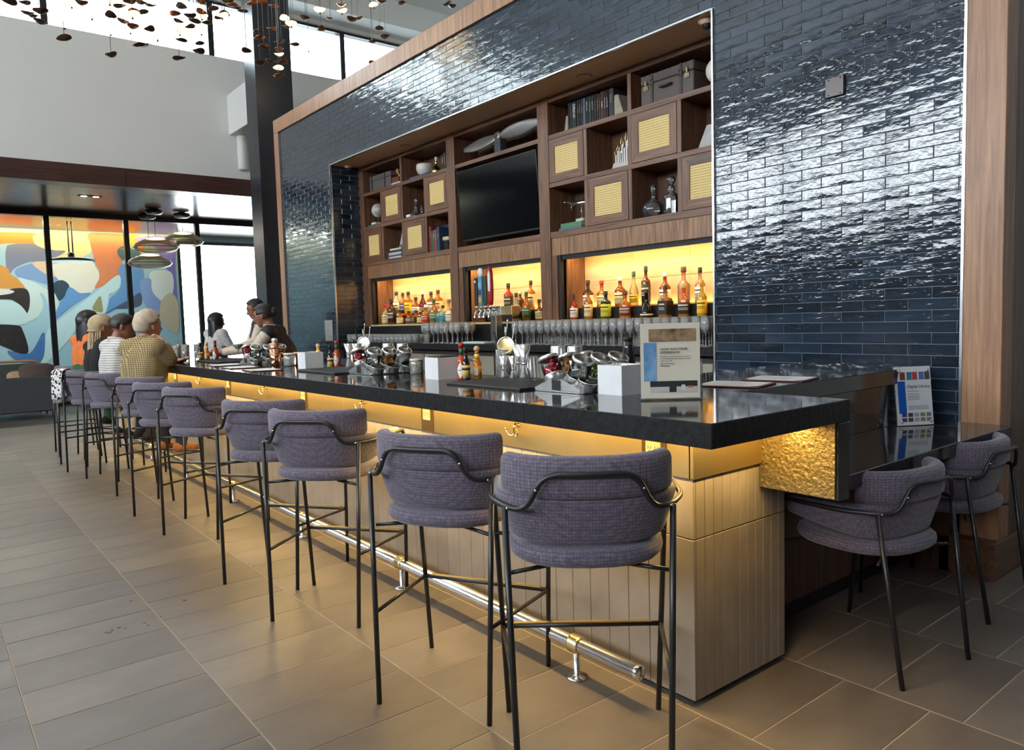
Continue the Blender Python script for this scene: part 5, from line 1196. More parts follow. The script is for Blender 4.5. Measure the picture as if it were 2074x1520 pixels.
# ---- garnish racks
def garnish_rack(label, x0, y0, fills, n=3, pitch=.104):
    w, d = .28, pitch * n
    t = thing('garnish_rack', 'stainless garnish rack ' + label, 'rack', (x0 + w / 2, y0 + d / 2, ZC), 0)
    MB().cbox(-w / 2, w / 2, -d / 2, d / 2, .0, .010, .002).build('tray', MT['barsteel'], t)
    for y in (-d / 2 - .002, d / 2 - .001):
        for s in (-1, 1): MB().prism([(s * .028, .010), (s * .14, .010), (s * .14, .016), (s * .028, .058)], (0, y, 0), (1, 0, 0), (0, 0, 1), (0, .003, 0)).build('gable_plate', MT['barsteel'], t)
        MB().cbox(-.028, .028, y, y + .003, .01, .05, .001).build('centre_plate', MT['black'], t)
    for s in (-1, 1): MB().cbox(s * .142 - .003, s * .142 + .003, -d / 2 - .005, d / 2 + .005, .045, .049, .001).build('guard_bar', MT['steel'], t)
    where = label
    for s, col in ((-1, fills[0]), (1, fills[1])):
        for k in range(n):
            what = col[k]
            j = thing('garnish_jar', '%s garnish jar, %s of %s row in rack %s' % (what, ('front', 'middle', 'rear')[k], ('left', 'right')[(s + 1) // 2], label), 'jar', (x0 + w / 2 + s * .062, y0 + (k + .5) * pitch, ZC + .045), 0, 'garnish jars')
            j.rotation_euler = (0, radians(26 * s), 0)
            MB().lathe([(.040, .0), (.0455, .006), (.0465, .024), (.0475, .026), (.0455, .027), (.044, .008), (0, .006)], 22).build('steel_cup', MT['barsteel'], j)
            MB().lathe([(.040, .008), (.043, .012), (.043, .098)], 20).build('glass', MT['glass'], j)
            lid = MB().lathe([(.0445, .094), (.0465, .096), (.0465, .107), (.043, .110), (.038, .110), (.038, .108)], 22).build('lid_ring', MT['barsteel'], j)
            MB().lathe([(.039, .107), (.034, .112), (0, .114)], 18).build('lid_glass', MT['glass'], lid)
            rnd = random.Random(k * 7 + s + int(x0 * 10))
            if what == 'cherry':
                b = MB()
                for q in range(44):
                    a = rnd.uniform(0, 6.28); rr = .033 * sqrt(rnd.random()); b.sphere((rr * cos(a), rr * sin(a), .018 + rnd.random() * .068), .0098, 8, 6)
                o = b.build('cherries', M('cherry_red', srgb(170, 16, 36), .2, coat=.5) if 'cherry_red' not in bpy.data.materials else bpy.data.materials['cherry_red'], j); o['kind'] = 'stuff'
            elif what in ('orange', 'lime', 'lemon'):
                c, c2 = {'orange': ((240, 150, 24), (246, 190, 80)), 'lime': ((120, 150, 50), (196, 206, 130)), 'lemon': ((236, 206, 70), (244, 226, 150))}[what]
                for q in range(7):
                    sl = MB().prism([(.026 * cos(radians(a)), .026 * sin(radians(a))) for a in range(0, 181, 20)], (0, -.003, 0), (1, 0, 0), (0, 0, 1), (0, .006, 0)).build('fruit_slice', flat(what + '_flesh', *c), j, (rnd.uniform(-.012, .012), rnd.uniform(-.022, .022), .018 + q * .0095), (rnd.uniform(-.6, .6), rnd.uniform(-.6, .6), rnd.uniform(0, 3)))
                    MB().tube([(.0265 * cos(radians(a)), 0, .0265 * sin(radians(a))) for a in range(0, 181, 20)], .0022, 5).build('rind', flat(what + '_rind', *c2), sl)
            elif what == 'salt':
                MB().lathe([(0, .010), (.041, .010), (.041, .06), (.02, .066), (0, .067)], 16).build('salt', MT['paper'], j)
    for k in range(n):
        j = thing('lidded_cup', 'low lidded steel cup, %s, at the foot of rack %s' % (('front', 'middle', 'rear')[k], label), 'cup', (x0 + w - .018, y0 + (k + .5) * pitch, ZC + .012), 0, 'lidded steel cups')
        j.rotation_euler = (0, radians(20), 0)
        MB().lathe([(.036, 0), (.04, .004), (.042, .036), (.043, .038), (.041, .038), (.039, .006), (0, .004)], 20).build('cup', MT['barsteel'], j)
        MB().lathe([(.044, .037), (.044, .043), (.036, .047), (.030, .048), (0, .05)], 20).build('lid', MT['glass'], j); MB().tube([(.0425 * cos(radians(a)), .0425 * sin(radians(a)), .042) for a in range(0, 360, 18)], .0022, 6, closed=True).build('lid_ring', MT['barsteel'], j)
garnish_rack('beside the survey sign', -1.16, .335, (('cherry', 'orange', 'empty'), ('empty', 'lime', 'empty')))
garnish_rack('between the two napkin caddies', -2.98, .365, (('cherry', 'empty', 'empty'), ('empty', 'orange', 'salt')))
garnish_rack('in front of the bartender', -5.06, .40, (('cherry', 'empty', 'empty'), ('empty', 'empty', 'orange')))
# ---- copper shakers, storage jars, drinks
def shaker(label, x, y):
    t = thing('cobbler_shaker', label, 'shaker', (x, y, ZC)); MB().lathe([(.034, 0), (.037, .004), (.044, .13)], 20).build('body', MT['copper'], t); MB().lathe([(.044, .13), (.042, .15), (.026, .175), (.022, .18)], 20).build('shoulder', MT['copper'], t); MB().lathe([(.022, .18), (.024, .2), (.018, .212), (0, .214)], 16).build('cap', MT['barsteel'], t)
shaker('copper cocktail shaker with domed cap beside the far rack', -4.45, .47)
tin('copper mug behind the far storage jar', -4.36, .62, .10, .042, .038, 'copper', ZC, 'mug'); tin('copper mug behind the second sauce bottles', -3.58, .70, .115, .042, .038, 'copper', ZC, 'mug')
t = thing('storage_jar', 'clear glass storage jar with pale lid beside the copper shaker', 'jar', (-4.24, .51, ZC)); MB().lathe([(.05, 0), (.056, .006), (.057, .075), (.05, .085)], 20).build('glass', MT['crystal'], t); MB().lathe([(.054, .085), (.056, .09), (.056, .098), (0, .1)], 20).build('lid', flat('pale_lid', 214, 200, 180), t)
t = thing('storage_jar', 'small glass jar of green olives behind the second rack', 'jar', (-2.56, .60, ZC)); MB().lathe([(.036, 0), (.04, .005), (.041, .07), (.037, .078)], 18).build('glass', MT['crystal'], t); MB().lathe([(.039, .078), (.041, .082), (.04, .09), (0, .092)], 18).build('lid', flat('pale_lid', 214, 200, 180), t)
for k in range(8): MB().sphere((.02 * cos(k * 2.4), .02 * sin(k * 2.4), .014 + .006 * k), .0095, 8, 6).build('olive', flat('olive_green', 118, 130, 52), t)
def drink(label, x, y):
    t = thing('highball_drink', label, 'drink', (x, y, ZC)); MB().lathe(HG, 16).build('glass', MT['crystal'], t); MB().lathe([(0, .014), (.031, .014), (.034, .11), (0, .11)], 14).build('water', MT['glass'], t)
    MB().prism([(.02 * cos(radians(a)), .02 * sin(radians(a))) for a in range(0, 181, 20)], (0, 0, 0), (1, 0, 0), (0, 0, 1), (0, .005, 0)).build('lemon_wedge', flat('lemon_rind2', 226, 200, 84), t, (.034, 0, .150), (0, radians(30), 0)); MB().tube([(-.01, 0, .02), (.02, .01, .20)], .002, 6).build('straw', MT['black'], t)
drink('water glass with lemon wedge before the sweater wearer', -6.28, .30); drink('water glass with lemon wedge beside the far sauce bottles', -6.42, .45); drink('water glass with lemon wedge by the elbow of the sweater wearer', -6.05, .16)
t = thing('cocktail_coupe', 'stemmed coupe of pale yellow cocktail in front of the bartenders', 'cocktail', (-5.75, .62, ZC)); MB().lathe([(0, .003), (.034, 0), (.034, .002), (.006, .008), (.004, .09), (.01, .1), (.045, .135), (.047, .15), (.0455, .15), (.043, .136), (0, .104)], 20).build('glass', MT['crystal'], t); MB().lathe([(0, .108), (.03, .123), (.042, .137), (0, .138)], 18).build('cocktail', flat('pale_cocktail', 226, 206, 110, .2), t)
# ---- menus on leather boards
def menu(label, x, y, a, w=.14, l=.23):
    t = thing('menu_board', label, 'menu', (x, y, ZC), radians(a), 'menu boards on the bar'); MB().cbox(-w, w, -l / 2 * 1.0, l / 2, 0, .006, .002).build('leather_board', MT['leather_red'], t); pp = MB().box(-w + .012, w - .012, -l / 2 + .01, l / 2 - .01, .006, .0072).build('sheet', MT['paper'], t)
    for sx in (-1, 1): MB().prism([(0, 0), (sx * -.03, 0), (0, .03)], (sx * (w - .004), -l / 2 + .004, .0073), (1, 0, 0), (0, 1, 0), (0, 0, .0006)).build('corner', MT['leather_red'], t)
    for k in range(9): MB().box(-w + .03, w - .05 - (k % 3) * .03, -l / 2 + .03 + k * .019, -l / 2 + .033 + k * .019, .0072, .0074).build('text_line', MT['inkgrey'], pp)
menu('menu on a leather board on the bar return, nearer one', -.62, 1.00, 14); menu('menu on a leather board on the bar return, farther one', -.615, 1.34, 12)
menu('menu on a leather board, farthest of the three in a row', -4.93, .22, -4, .14, .21); menu('menu on a leather board, middle of the three in a row', -4.42, .18, -4, .14, .21); menu('menu on a leather board, nearest of the three in a row', -3.92, .165, -4, .14, .21)
menu('narrow menu on a leather board on the second rubber mat', -3.07, .345, -8, .07, .12)
# ---- survey sign in its acrylic stand
pL, pR = at(1298, 811, 2, ZC), at(1419, 808, 2, ZC); an = atan2(pR.y - pL.y, pR.x - pL.x)
sg = thing('survey_sign', 'cream survey sign reading how was your experience in a clear stand', 'sign', ((pL.x + pR.x) / 2, (pL.y + pR.y) / 2, ZC), an)
SU = .0002224
def R_(x0, x1, y0, y1, name, mat, dy=-.0032, par=None):
    return MB().box((x0 - 570) * SU, (x1 - 570) * SU, dy - .0003, dy, (1400 - y1) * SU + .004, (1400 - y0) * SU + .004).build(name, mat, par or sg)
MB().cbox(-.111, .111, -.028, .028, 0, .007, .002).build('foot', MT['acrylic'], sg)
MB().cbox(-.109, .109, .0022, .0050, .006, .282, .001).build('acrylic_sleeve', MT['acrylic'], sg)
card = MB().box(-.107, .107, -.003, .002, .007, .279).build('card', MT['cream'], sg)
def card_rect(*a): return R_(*a, par=card)
R_(220, 990, 255, 460, 'top_photo', M('brown_photo', srgb(70, 56, 44), .5, var=(26, srgb(176, 146, 112))), -.0048, card)
R_(135, 340, 475, 1110, 'blue_panel', M('blue_wash', srgb(60, 116, 172), .5, var=(14, srgb(140, 176, 206))), -.0048, card)
R_(235, 1005, 1110, 1210, 'bottom_photo', flat('dark_teal_photo', 36, 44, 44), -.0048, card); R_(235, 548, 1205, 1295, 'bottom_photo', flat('photo_table', 190, 184, 184), -.0050, card); R_(665, 1005, 1205, 1295, 'bottom_photo', flat('photo_table', 190, 184, 184), -.0050, card)
R_(548, 665, 1205, 1295, 'bottom_photo', flat('dark_teal_photo', 36, 44, 44), -.0050, card); R_(745, 805, 1175, 1262, 'photo_mug', flat('photo_mug', 206, 204, 204), -.0052, card); R_(848, 945, 1195, 1228, 'photo_pastry', flat('photo_pastry', 196, 110, 60), -.0052, card)
TX = lambda s, x, y, size, m='ink': text_mesh(s, size, MT[m], card, ((x - 570) * SU, -.0051, (1400 - y) * SU + .004), (radians(90), 0, 0))
TX('HOW WAS YOUR', 405, 605, .0122); TX('EXPERIENCE?', 405, 660, .0122)
for k, s in enumerate(('We strive to continually improve our service', 'and would appreciate your feedback on your', 'lounge visit today.')): TX(s, 405, 715 + k * 35, .0061, 'inkgrey')
TX('Scan code to access', 405, 832, .0061); TX('a brief survey.', 405, 868, .0061)
# acrylic holder behind the sign
t = thing('acrylic_holder', 'clear acrylic box holder with a white card behind the survey sign', 'holder', (-.62, .66, ZC), radians(40))
for a in ((-.07, .07, -.05, -.047), (-.07, .07, .047, .05), (-.07, -.067, -.047, .047), (.067, .07, -.047, .047)): MB().box(a[0], a[1], a[2], a[3], 0, .13).build('side', MT['acrylic'], t)
MB().box(-.07, .07, -.05, .05, 0, .003).build('bottom', MT['acrylic'], t); MB().box(-.06, .06, -.005, .0, .004, .118).build('card', flat('grey_card', 196, 194, 200), t)
t = thing('black_bottle', 'black tapered bottle standing behind the napkin caddy by the sign', 'bottle', (-.98, .73, ZC)); MB().lathe([(.03, 0), (.032, .006), (.03, .12), (.022, .17), (.02, .2)], 16).build('body', M('gloss_black', (.012, .010, .016), .12, coat=.4), t); MB().lathe([(.021, .2), (.021, .215), (0, .217)], 14).build('cap', MT['black'], t)
# ---- digital library sign on the low table
pL, pR = at(1805, 860, 2, .783) + Vector((.055, -.06, 0)), at(1878.5, 856, 2, .783) + Vector((.055, -.06, 0))
an = atan2(pR.y - pL.y, pR.x - pL.x); wd = (pR - pL).length
sg2 = thing('library_sign', 'white Digital Library poster in a clear frame leaning on the low table', 'sign', ((pL.x + pR.x) / 2, (pL.y + pR.y) / 2, .7832), an)
sg2.rotation_euler = (radians(-7), 0, an)
hh = wd * 515 / 352
MB().cbox(-wd / 2, wd / 2, -.0040, .002, 0, hh, .001).build('acrylic_frame', MT['acrylic'], sg2)
pc = MB().box(-wd / 2 + .003, wd / 2 - .003, -.0046, -.0042, .003, hh - .003).build('poster', flat('poster_white', 216, 218, 222), sg2)
U = wd / 352.0
def R2(x0, x1, y0, y1, name, mat): MB().box((x0 - 176) * U, (x1 - 176) * U, -.0050, -.0047, hh - y1 * U, hh - y0 * U).build(name, mat, pc)
R2(28, 100, 130, 408, 'blue_panel', flat('strong_blue', 16, 84, 178))
for i, (x, c) in enumerate(((56, (120, 60, 50)), (120, (60, 120, 140)), (172, (170, 70, 76)), (236, (90, 110, 170)), (290, (70, 74, 84)))): R2(x, x + 48, 52, 120, 'cover_thumbnail', flat('thumb_%d' % i, *c))
for i in range(10): R2(52 + (i % 5) * 58, 98 + (i % 5) * 58, 405 + (i // 5) * 42, 438 + (i // 5) * 42, 'cover_thumbnail', flat('thumb_b%d' % (i % 5), *((70, 60, 110), (60, 60, 60), (150, 160, 170), (130, 120, 60), (110, 120, 130))[i % 5]))
text_mesh('Digital Library', .030 * wd / .28, MT['ink'], pc, ((118 - 176) * U, -.0052, hh - 190 * U), (radians(90), 0, 0))
for k, y in enumerate((215, 240, 258, 272, 286, 345, 358, 370)): R2(118, 230 if k < 5 else 310, y, y + 5, 'text_line', MT['inkgrey'])
for x, y in ((40, 40), (315, 40), (40, 480), (315, 480)): MB().lathe([(.0065, 0), (.0065, .008), (.005, .010), (0, .010)], 12).xf(Matrix.Rotation(pi / 2, 4, 'X')).build('standoff', MT['barsteel'], sg2, ((x - 176) * U, -.004, hh - y * U))
# ================================================================== PEOPLE
def capsule(mb, a, b, ra, rb, n=10):
    a, b = Vector(a), Vector(b); mb.sphere(a, ra, n, 7); mb.sphere(b, rb, n, 7)
    if (b - a).length > 1e-4: mb.tube([a, b], [ra, rb], n)
def skinmat(name, c): return M(name, srgb(*c), .5, var=(30, tuple(min(255, x + 10) for x in c) and srgb(*[min(255, x + 10) for x in c])))
def garment_from(me, idx, off, name, mat, parent, cut=None):
    """cloth cut from the faces of the body it covers, lifted off the skin"""
    vs = {}; V = []; Fc = []
    for pi_ in idx:
        p = me.polygons[pi_]; f = []
        for vi in p.vertices:
            if vi not in vs:
                v = me.vertices[vi]; vs[vi] = len(V); V.append(v.co + v.normal * off)
            f.append(vs[vi])
        Fc.append(f)
    m = bpy.data.meshes.new(name); m.from_pydata(V, [], Fc); m.materials.append(mat)
    m.polygons.foreach_set('use_smooth', [True] * len(Fc)); m.update()
    return link(name, m, parent)
def person(label, J, skin, tags, hair, facing, tilt=0.0, extra=None, vox=.009, build=1.0):
    """J: joints in world space; every limb is a tapered capsule, all fused into one body surface; tags: region -> (garment name, material, lift)"""
    caps = []
    def C(a, b, ra, rb, tg): caps.append((Vector(a), Vector(b), ra * 1.0, rb * 1.0, tg))
    pel, che, nek, hd = [Vector(J[k]) for k in ('pelvis', 'chest', 'neck', 'head')]
    side = Vector(J['side']).normalized()            # to the person's right
    k = build
    up = (che - pel).normalized()
    C(pel, pel + up * .13, .125 * k, .118 * k, 'hip'); C(pel + up * .13, che, .116 * k, .122 * k, 'torso'); C(che, nek - up * .06, .120 * k, .075 * k, 'torso')
    for s in (-1, 1):
        C(pel + side * s * .085 * k, pel + up * .12 + side * s * .075 * k, .118 * k, .112 * k, 'hip')
        C(pel + up * .13 + side * s * .072 * k, che - up * .05 + side * s * .085 * k, .108 * k, .112 * k, 'torso')
        C(che - up * .05 + side * s * .085 * k, che + up * .10 + side * s * .105 * k, .112 * k, .080 * k, 'torso')
        sh = Vector(J['shoulder_r' if s > 0 else 'shoulder_l']); el = Vector(J['elbow_r' if s > 0 else 'elbow_l']); wr = Vector(J['wrist_r' if s > 0 else 'wrist_l']); ht = Vector(J['hand_r' if s > 0 else 'hand_l'])
        C(che + up * .12 + side * s * .08, sh, .07 * k, .066 * k, 'torso'); C(nek - up * .04, sh - Vector((0, 0, .0)), .05, .056 * k, 'torso')
        C(sh, el, .060 * k, .046 * k, 'upper_arm'); C(el, wr, .045 * k, .031, 'forearm')
        d = (ht - wr).normalized(); o = d.cross(side if abs(d.dot(side)) < .9 else Vector((0, 0, 1))).normalized(); w = d.cross(o).normalized()
        C(wr, wr + d * .075, .026, .024, 'hand')
        for q in (-1.5, -.5, .5, 1.5):
            C(wr + d * .05 + w * q * .012, wr + d * .085 + w * q * .017, .017, .0115, 'hand')
            L = (.052, .062, .066, .056)[int(q + 1.5)]; cu = o * -.018
            C(wr + d * .085 + w * q * .018, wr + d * (.085 + L * .55) + w * q * .019 + cu * .4, .0105, .0098, 'hand')
            C(wr + d * (.085 + L * .55) + w * q * .019 + cu * .4, wr + d * (.085 + L) + w * q * .018 + cu * 1.7, .0096, .009, 'hand')
        C(wr + d * .03 + w * s * .022, wr + d * .07 + w * s * .044 + o * -.01, .0125, .0105, 'hand'); C(wr + d * .07 + w * s * .044 + o * -.01, wr + d * .095 + w * s * .043 + o * -.024, .0102, .009, 'hand')
        hp = pel + side * s * .095; kn = Vector(J['knee_r' if s > 0 else 'knee_l']); an = Vector(J['ankle_r' if s > 0 else 'ankle_l']); to = Vector(J['toe_r' if s > 0 else 'toe_l'])
        C(hp, kn, .098 * k, .062 * k, 'thigh'); C(kn, kn + (an - kn) * .35, .060 * k, .058 * k, 'shin'); C(kn + (an - kn) * .35, an, .058 * k, .040, 'shin')
        fd = (to - an); C(an - fd.normalized() * .03 - Vector((0, 0, .02)), to, .040, .032, 'foot')
    fw = Vector((-sin(facing), cos(facing), 0)); rt = Vector((cos(facing), sin(facing), 0)); uu = Vector((0, 0, 1))
    f2 = fw * cos(tilt) - uu * sin(tilt); u2 = uu * cos(tilt) + fw * sin(tilt)
    def H(x, y, z): return hd + rt * x + f2 * y + u2 * z
    C(nek - up * .03, H(0, -.02, -.05), .056, .054, 'neck')
    C(H(0, -.028, .02), H(0, .018, .024), .088, .080, 'head'); C(H(0, .01, .03), H(0, .03, -.02), .078, .066, 'head'); C(H(0, .045, -.062), H(0, .02, -.03), .042, .06, 'head'); C(H(0, .06, -.082), H(0, .05, -.07), .026, .03, 'head')
    C(H(0, .088, .012), H(0, .106, -.022), .011, .0155, 'head'); C(H(0, .080, .036), H(.03, .074, .036), .014, .013, 'head'); C(H(0, .080, .036), H(-.03, .074, .036), .014, .013, 'head'); C(H(-.016, .083, -.052), H(.016, .083, -.052), .011, .011, 'head')
    for s in (-1, 1): C(H(s * .083, -.012, .012), H(s * .087, -.006, -.022), .018, .012, 'head')
    mb = MB()
    for a, b, ra, rb, tg in caps: capsule(mb, a, b, ra, rb)
    me = mb.mesh('body_raw', skin); tmp = link('body_raw', me)
    m = tmp.modifiers.new('r', 'REMESH'); m.mode = 'VOXEL'; m.voxel_size = vox
    m = tmp.modifiers.new('s', 'SMOOTH'); m.factor = .5; m.iterations = 7
    bme = bpy.data.meshes.new_from_object(tmp.evaluated_get(bpy.context.evaluated_depsgraph_get())); bpy.data.objects.remove(tmp)
    bme.name = 'person'; bme.materials.clear(); bme.materials.append(skin); bme.polygons.foreach_set('use_smooth', [True] * len(bme.polygons)); bme.update()
    o = link('person', bme); tag(o, label, 'person')
    reg = {}
    pre = [(a, b - a, max(1e-9, (b - a).length_squared), ra, rb, tg) for a, b, ra, rb, tg in caps]
    for p in bme.polygons:
        c = p.center; best = 9; bt = None
        for a, ab, l2, ra, rb, tg in pre:
            ac = c - a
            if abs(ac.z) > 1.0: continue
            t = ac.dot(ab) / l2; t = 0 if t < 0 else 1 if t > 1 else t
            d = (ac - ab * t).length - (ra + (rb - ra) * t)
            if d < best: best = d; bt = tg
        reg.setdefault(bt, []).append(p.index)
    for names, (gname, mat, off, filt) in tags.items():
        idx = [i for n_ in names for i in reg.get(n_, [])]
        if filt: idx = [i for i in idx if filt(bme.polygons[i].center)]
        if idx: garment_from(bme, idx, off, gname, mat, o)
    # eyes, brows and lips
    eye = flat('eye_dark', 30, 22, 20, .2)
    for s in (-1, 1):
        e = MB(); e.sphere(H(s * .030, .079, .014), .0095, 10, 8); e.build('eye', eye, o)
        MB().tube([H(s * .014, .090, .034), H(s * .030, .090, .040), H(s * .046, .080, .034)], .0035, 6).build('eyebrow', hair[1], o)
    MB().tube([H(-.020, .088, -.050), H(0, .096, -.048), H(.020, .088, -.050)], .0042, 6).build('lips', flat('lip', 140, 78, 70), o)
    style, hm = hair[0], hair[1]
    def cap_hair(rx, ry, rz, zmin, yfront, bump=.0, seed=1):
        rnd = random.Random(seed); b = MB(); n, mm = 26, 18; vs = []; idx = {}; fs = []
        for i in range(mm + 1):
            for j in range(n):
                th = pi * i / mm; ph = 2 * pi * j / n; x, y, z = sin(th) * cos(ph), sin(th) * sin(ph), cos(th); g = 1 + rnd.uniform(-bump, bump)
                idx[i, j] = len(vs); vs.append(H(x * rx * g, -.010 + y * ry * g, .026 + z * rz * g)); 
        for i in range(mm):
            for j in range(n):
                th = pi * (i + .5) / mm; ph = 2 * pi * (j + .5) / n; x, y, z = sin(th) * cos(ph), sin(th) * sin(ph), cos(th)
                if y > yfront and z < .45 + .25 * y: continue
                if z < zmin: continue
                if y > -.30 and z < .02 and style != 'long': continue
                j2 = (j + 1) % n; fs.append((idx[i, j], idx[i + 1, j], idx[i + 1, j2], idx[i, j2]))
        b.add(vs, fs, 0, True); ob = b.build('hair', hm, o); md = ob.modifiers.new('t', 'SOLIDIFY'); md.thickness = .012; md.offset = -1; return ob
    if style == 'short': cap_hair(.097, .117, .112, -.55, .35, .02)
    elif style == 'curly': cap_hair(.103, .122, .124, -.62, .35, .06, 4)
    elif style == 'bun':
        cap_hair(.096, .116, .112, -.45, .38, .01); b = MB(); b.sphere(H(0, -.115, .02), .048, 14, 10); b.build('hair_bun', hm, o)
    elif style == 'long':
        cap_hair(.102, .124, .116, -.7, .42, .01); b = MB(); secs = []
        for i in range(9):
            u = i / 8; w_ = .098 + .03 * sin(pi * u) - .055 * u * u; dz = .05 - u * hair[2]; q = []
            for j in range(16):
                a = 2 * pi * j / 16; q.append(H(0, -.055 - .025 * u, 0) + rt * cos(a) * w_ + fw * sin(a) * (.062 - .02 * u) + uu * dz)
            secs.append(q)
        b.ring(secs); b.build('long_hair', hm, o)
    elif style == 'braids':
        cap_hair(.102, .122, .116, -.7, .42, .03)
        rnd = random.Random(5)
        for i in range(34):
            a = rnd.uniform(0, pi) + pi; st = H(.085 * cos(a), -.02 + .085 * sin(a), rnd.uniform(-.02, .05)); dr = hair[2] + rnd.uniform(-.06, .05)
            pts = [st]
            for q in range(1, 6):
                u = q / 5; pts.append(st + Vector((0, 0, -dr * u)) - fw * .03 * sin(u * 2.2) + Vector((rnd.uniform(-.008, .008), rnd.uniform(-.008, .008), 0)))
            MB().tube(pts, .0078, 6).build('braid', hm, o)
        b = MB(); b.tube([H(.075 * cos(a), -.07 + .05 * sin(a), -.035) for a in [2 * pi * q / 16 for q in range(16)]], .012, 8, closed=True); b.build('hair_band', hm, o)
    if extra: extra(o, H)
    return o
def seated(sx, sy, face, lean=.06, seat=.744, arms=None, k=1.0, headf=0.0, headlean=.0):
    fw = Vector((-sin(face), cos(face), 0)); rt = Vector((cos(face), sin(face), 0)); o = Vector((sx, sy, 0))
    def L(x, y, z): return o + rt * x + fw * y + Vector((0, 0, z))
    J = dict(pelvis=L(0, .03, seat + .115), chest=L(0, -.01 + lean, seat + .40), neck=L(0, -.02 + lean * 1.5, seat + .58), head=L(0, .0 + lean * 1.9 + headlean, seat + .69), side=rt)
    for s, n in ((-1, 'l'), (1, 'r')):
        J['shoulder_' + n] = L(s * .168 * k, -.035 + lean * 1.25, seat + .505); J['elbow_' + n] = L(s * .25, .17 + lean, seat + .32); J['wrist_' + n] = L(s * .16, .38 + lean, seat + .37); J['hand_' + n] = L(s * .10, .5 + lean, seat + .375)
        J['knee_' + n] = L(s * .13, .34, seat + .05); J['ankle_' + n] = L(s * .11, .27, seat - .355); J['toe_' + n] = L(s * .12, .40, seat - .39)
    if arms: J.update({a: L(*b) if not isinstance(b, Vector) else b for a, b in arms.items()})
    return J
knit, N, L_, P_ = newmat('olive_knit'); P_.inputs['Roughness'].default_value = .95
tc = N.new('ShaderNodeTexCoord'); wv = N.new('ShaderNodeTexWave'); wv.bands_direction = 'Y'; wv.inputs['Scale'].default_value = 24; w2 = N.new('ShaderNodeTexWave'); w2.bands_direction = 'Z'; w2.inputs['Scale'].default_value = 20; w2.inputs['Distortion'].default_value = 1
L_.new(tc.outputs['Object'], wv.inputs[0]); L_.new(tc.outputs['Object'], w2.inputs[0]); mu = N.new('ShaderNodeMath'); mu.operation = 'MULTIPLY'; L_.new(wv.outputs['Fac'], mu.inputs[0]); L_.new(w2.outputs['Fac'], mu.inputs[1])
rr = N.new('ShaderNodeValToRGB'); rr.color_ramp.elements[0].color = srgb(158, 138, 98); rr.color_ramp.elements[0].position = .25; rr.color_ramp.elements[1].color = srgb(60, 50, 34); rr.color_ramp.elements[1].position = .6; L_.new(mu.outputs[0], rr.inputs[0]); L_.new(rr.outputs[0], P_.inputs['Base Color'])
strp, N, L_, P_ = newmat('pale_striped_cotton'); P_.inputs['Roughness'].default_value = .9
tc = N.new('ShaderNodeTexCoord'); wv = N.new('ShaderNodeTexWave'); wv.bands_direction = 'Z'; wv.inputs['Scale'].default_value = 14; wv.inputs['Distortion'].default_value = 1.2; L_.new(tc.outputs['Object'], wv.inputs[0])
rr = N.new('ShaderNodeValToRGB'); rr.color_ramp.elements[0].color = srgb(120, 118, 118); rr.color_ramp.elements[0].position = .05; rr.color_ramp.elements[1].color = srgb(206, 202, 196); rr.color_ramp.elements[1].position = .25; L_.new(wv.outputs['Fac'], rr.inputs[0]); L_.new(rr.outputs[0], P_.inputs['Base Color'])
def cloth(n, c): return M(n, srgb(*c), .9, var=(25, srgb(*[max(0, int(x * .86)) for x in c])))
SK1, SK2, SK3 = skinmat('skin_light', (206, 150, 124)), skinmat('skin_brown', (140, 90, 66)), skinmat('skin_tan', (176, 122, 94))
HG_, HB_, HD_ = cloth('grey_hair', (196, 180, 158)), M('black_hair', (.012, .010, .011), .4), M('dark_hair', (.02, .014, .012), .5)
HBR = cloth('blonde_braid', (196, 172, 136))
TOPS, ARMS, LEGS = ('torso', 'hip'), ('upper_arm', 'forearm'), ('thigh', 'shin')
jean = cloth('black_trousers', (30, 28, 32)); shoe_t = cloth('tan_boot', (150, 96, 58)); shoe_b = cloth('black_shoe', (24, 22, 22)); green = cloth('green_trousers', (44, 92, 62)); ivory = cloth('ivory_trousers', (222, 214, 196))
# sweater wearer, elbow on the bar
J = seated(-5.61, -.26, radians(22), .06, .715, None, 1.1, 0, .0)
J['elbow_r'] = at(344, 729, 0, -5.46); J['elbow_r'].z = max(J['elbow_r'].z, 1.125); J['wrist_r'] = at(337, 704, 0, -5.50); J['hand_r'] = at(322, 686, 0, -5.54)
def collar(col, r=.075, h=.05):
    def f(o, H): 
        MB().lathe([(r, 0), (r * 1.02, h * .4), (r * .95, h), (r * .86, h), (r * .9, 0)], 18).build('collar', col, o, H(0, -.025, -.140))
    return f
person('person in a ribbed olive sweater with grey hair, elbow on the bar', J, SK1, {TOPS + ('upper_arm', 'forearm'): ('sweater', knit, .012, None), LEGS: ('trousers', jean, .005, None), ('foot',): ('boots', shoe_t, .006, None)}, ('curly', HG_), radians(14), 0.05, collar(knit, .08, .07), .009, 1.12)
J = seated(-6.60, -.29, radians(10), .06, .715, {'wrist_r': (.10, .45, 1.10), 'hand_r': (.02, .52, 1.13)}, 1.0, 0, .02)
person('person in a pale striped shirt with short dark hair looking down', J, SK2, {TOPS + ARMS: ('striped_shirt', strp, .011, None), LEGS: ('trousers', jean, .005, None), ('foot',): ('shoes', shoe_b, .006, None)}, ('short', HD_), radians(-14), .35, collar(strp, .07, .04))
J = seated(-7.13, -.34, radians(12), .05, .715, None, .9)
person('woman with long blonde braids, black top and ivory trousers', J, SK3, {('torso',): ('black_top', cloth('black_top', (26, 26, 30)), .008, None), LEGS + ('hip',): ('ivory_trousers', ivory, .009, None), ('foot',): ('shoes', shoe_b, .006, None)}, ('braids', HBR, .48), radians(4), .12, None, .009, .9)
J = seated(-7.68, -.34, radians(18), .04, .775, None, .9)
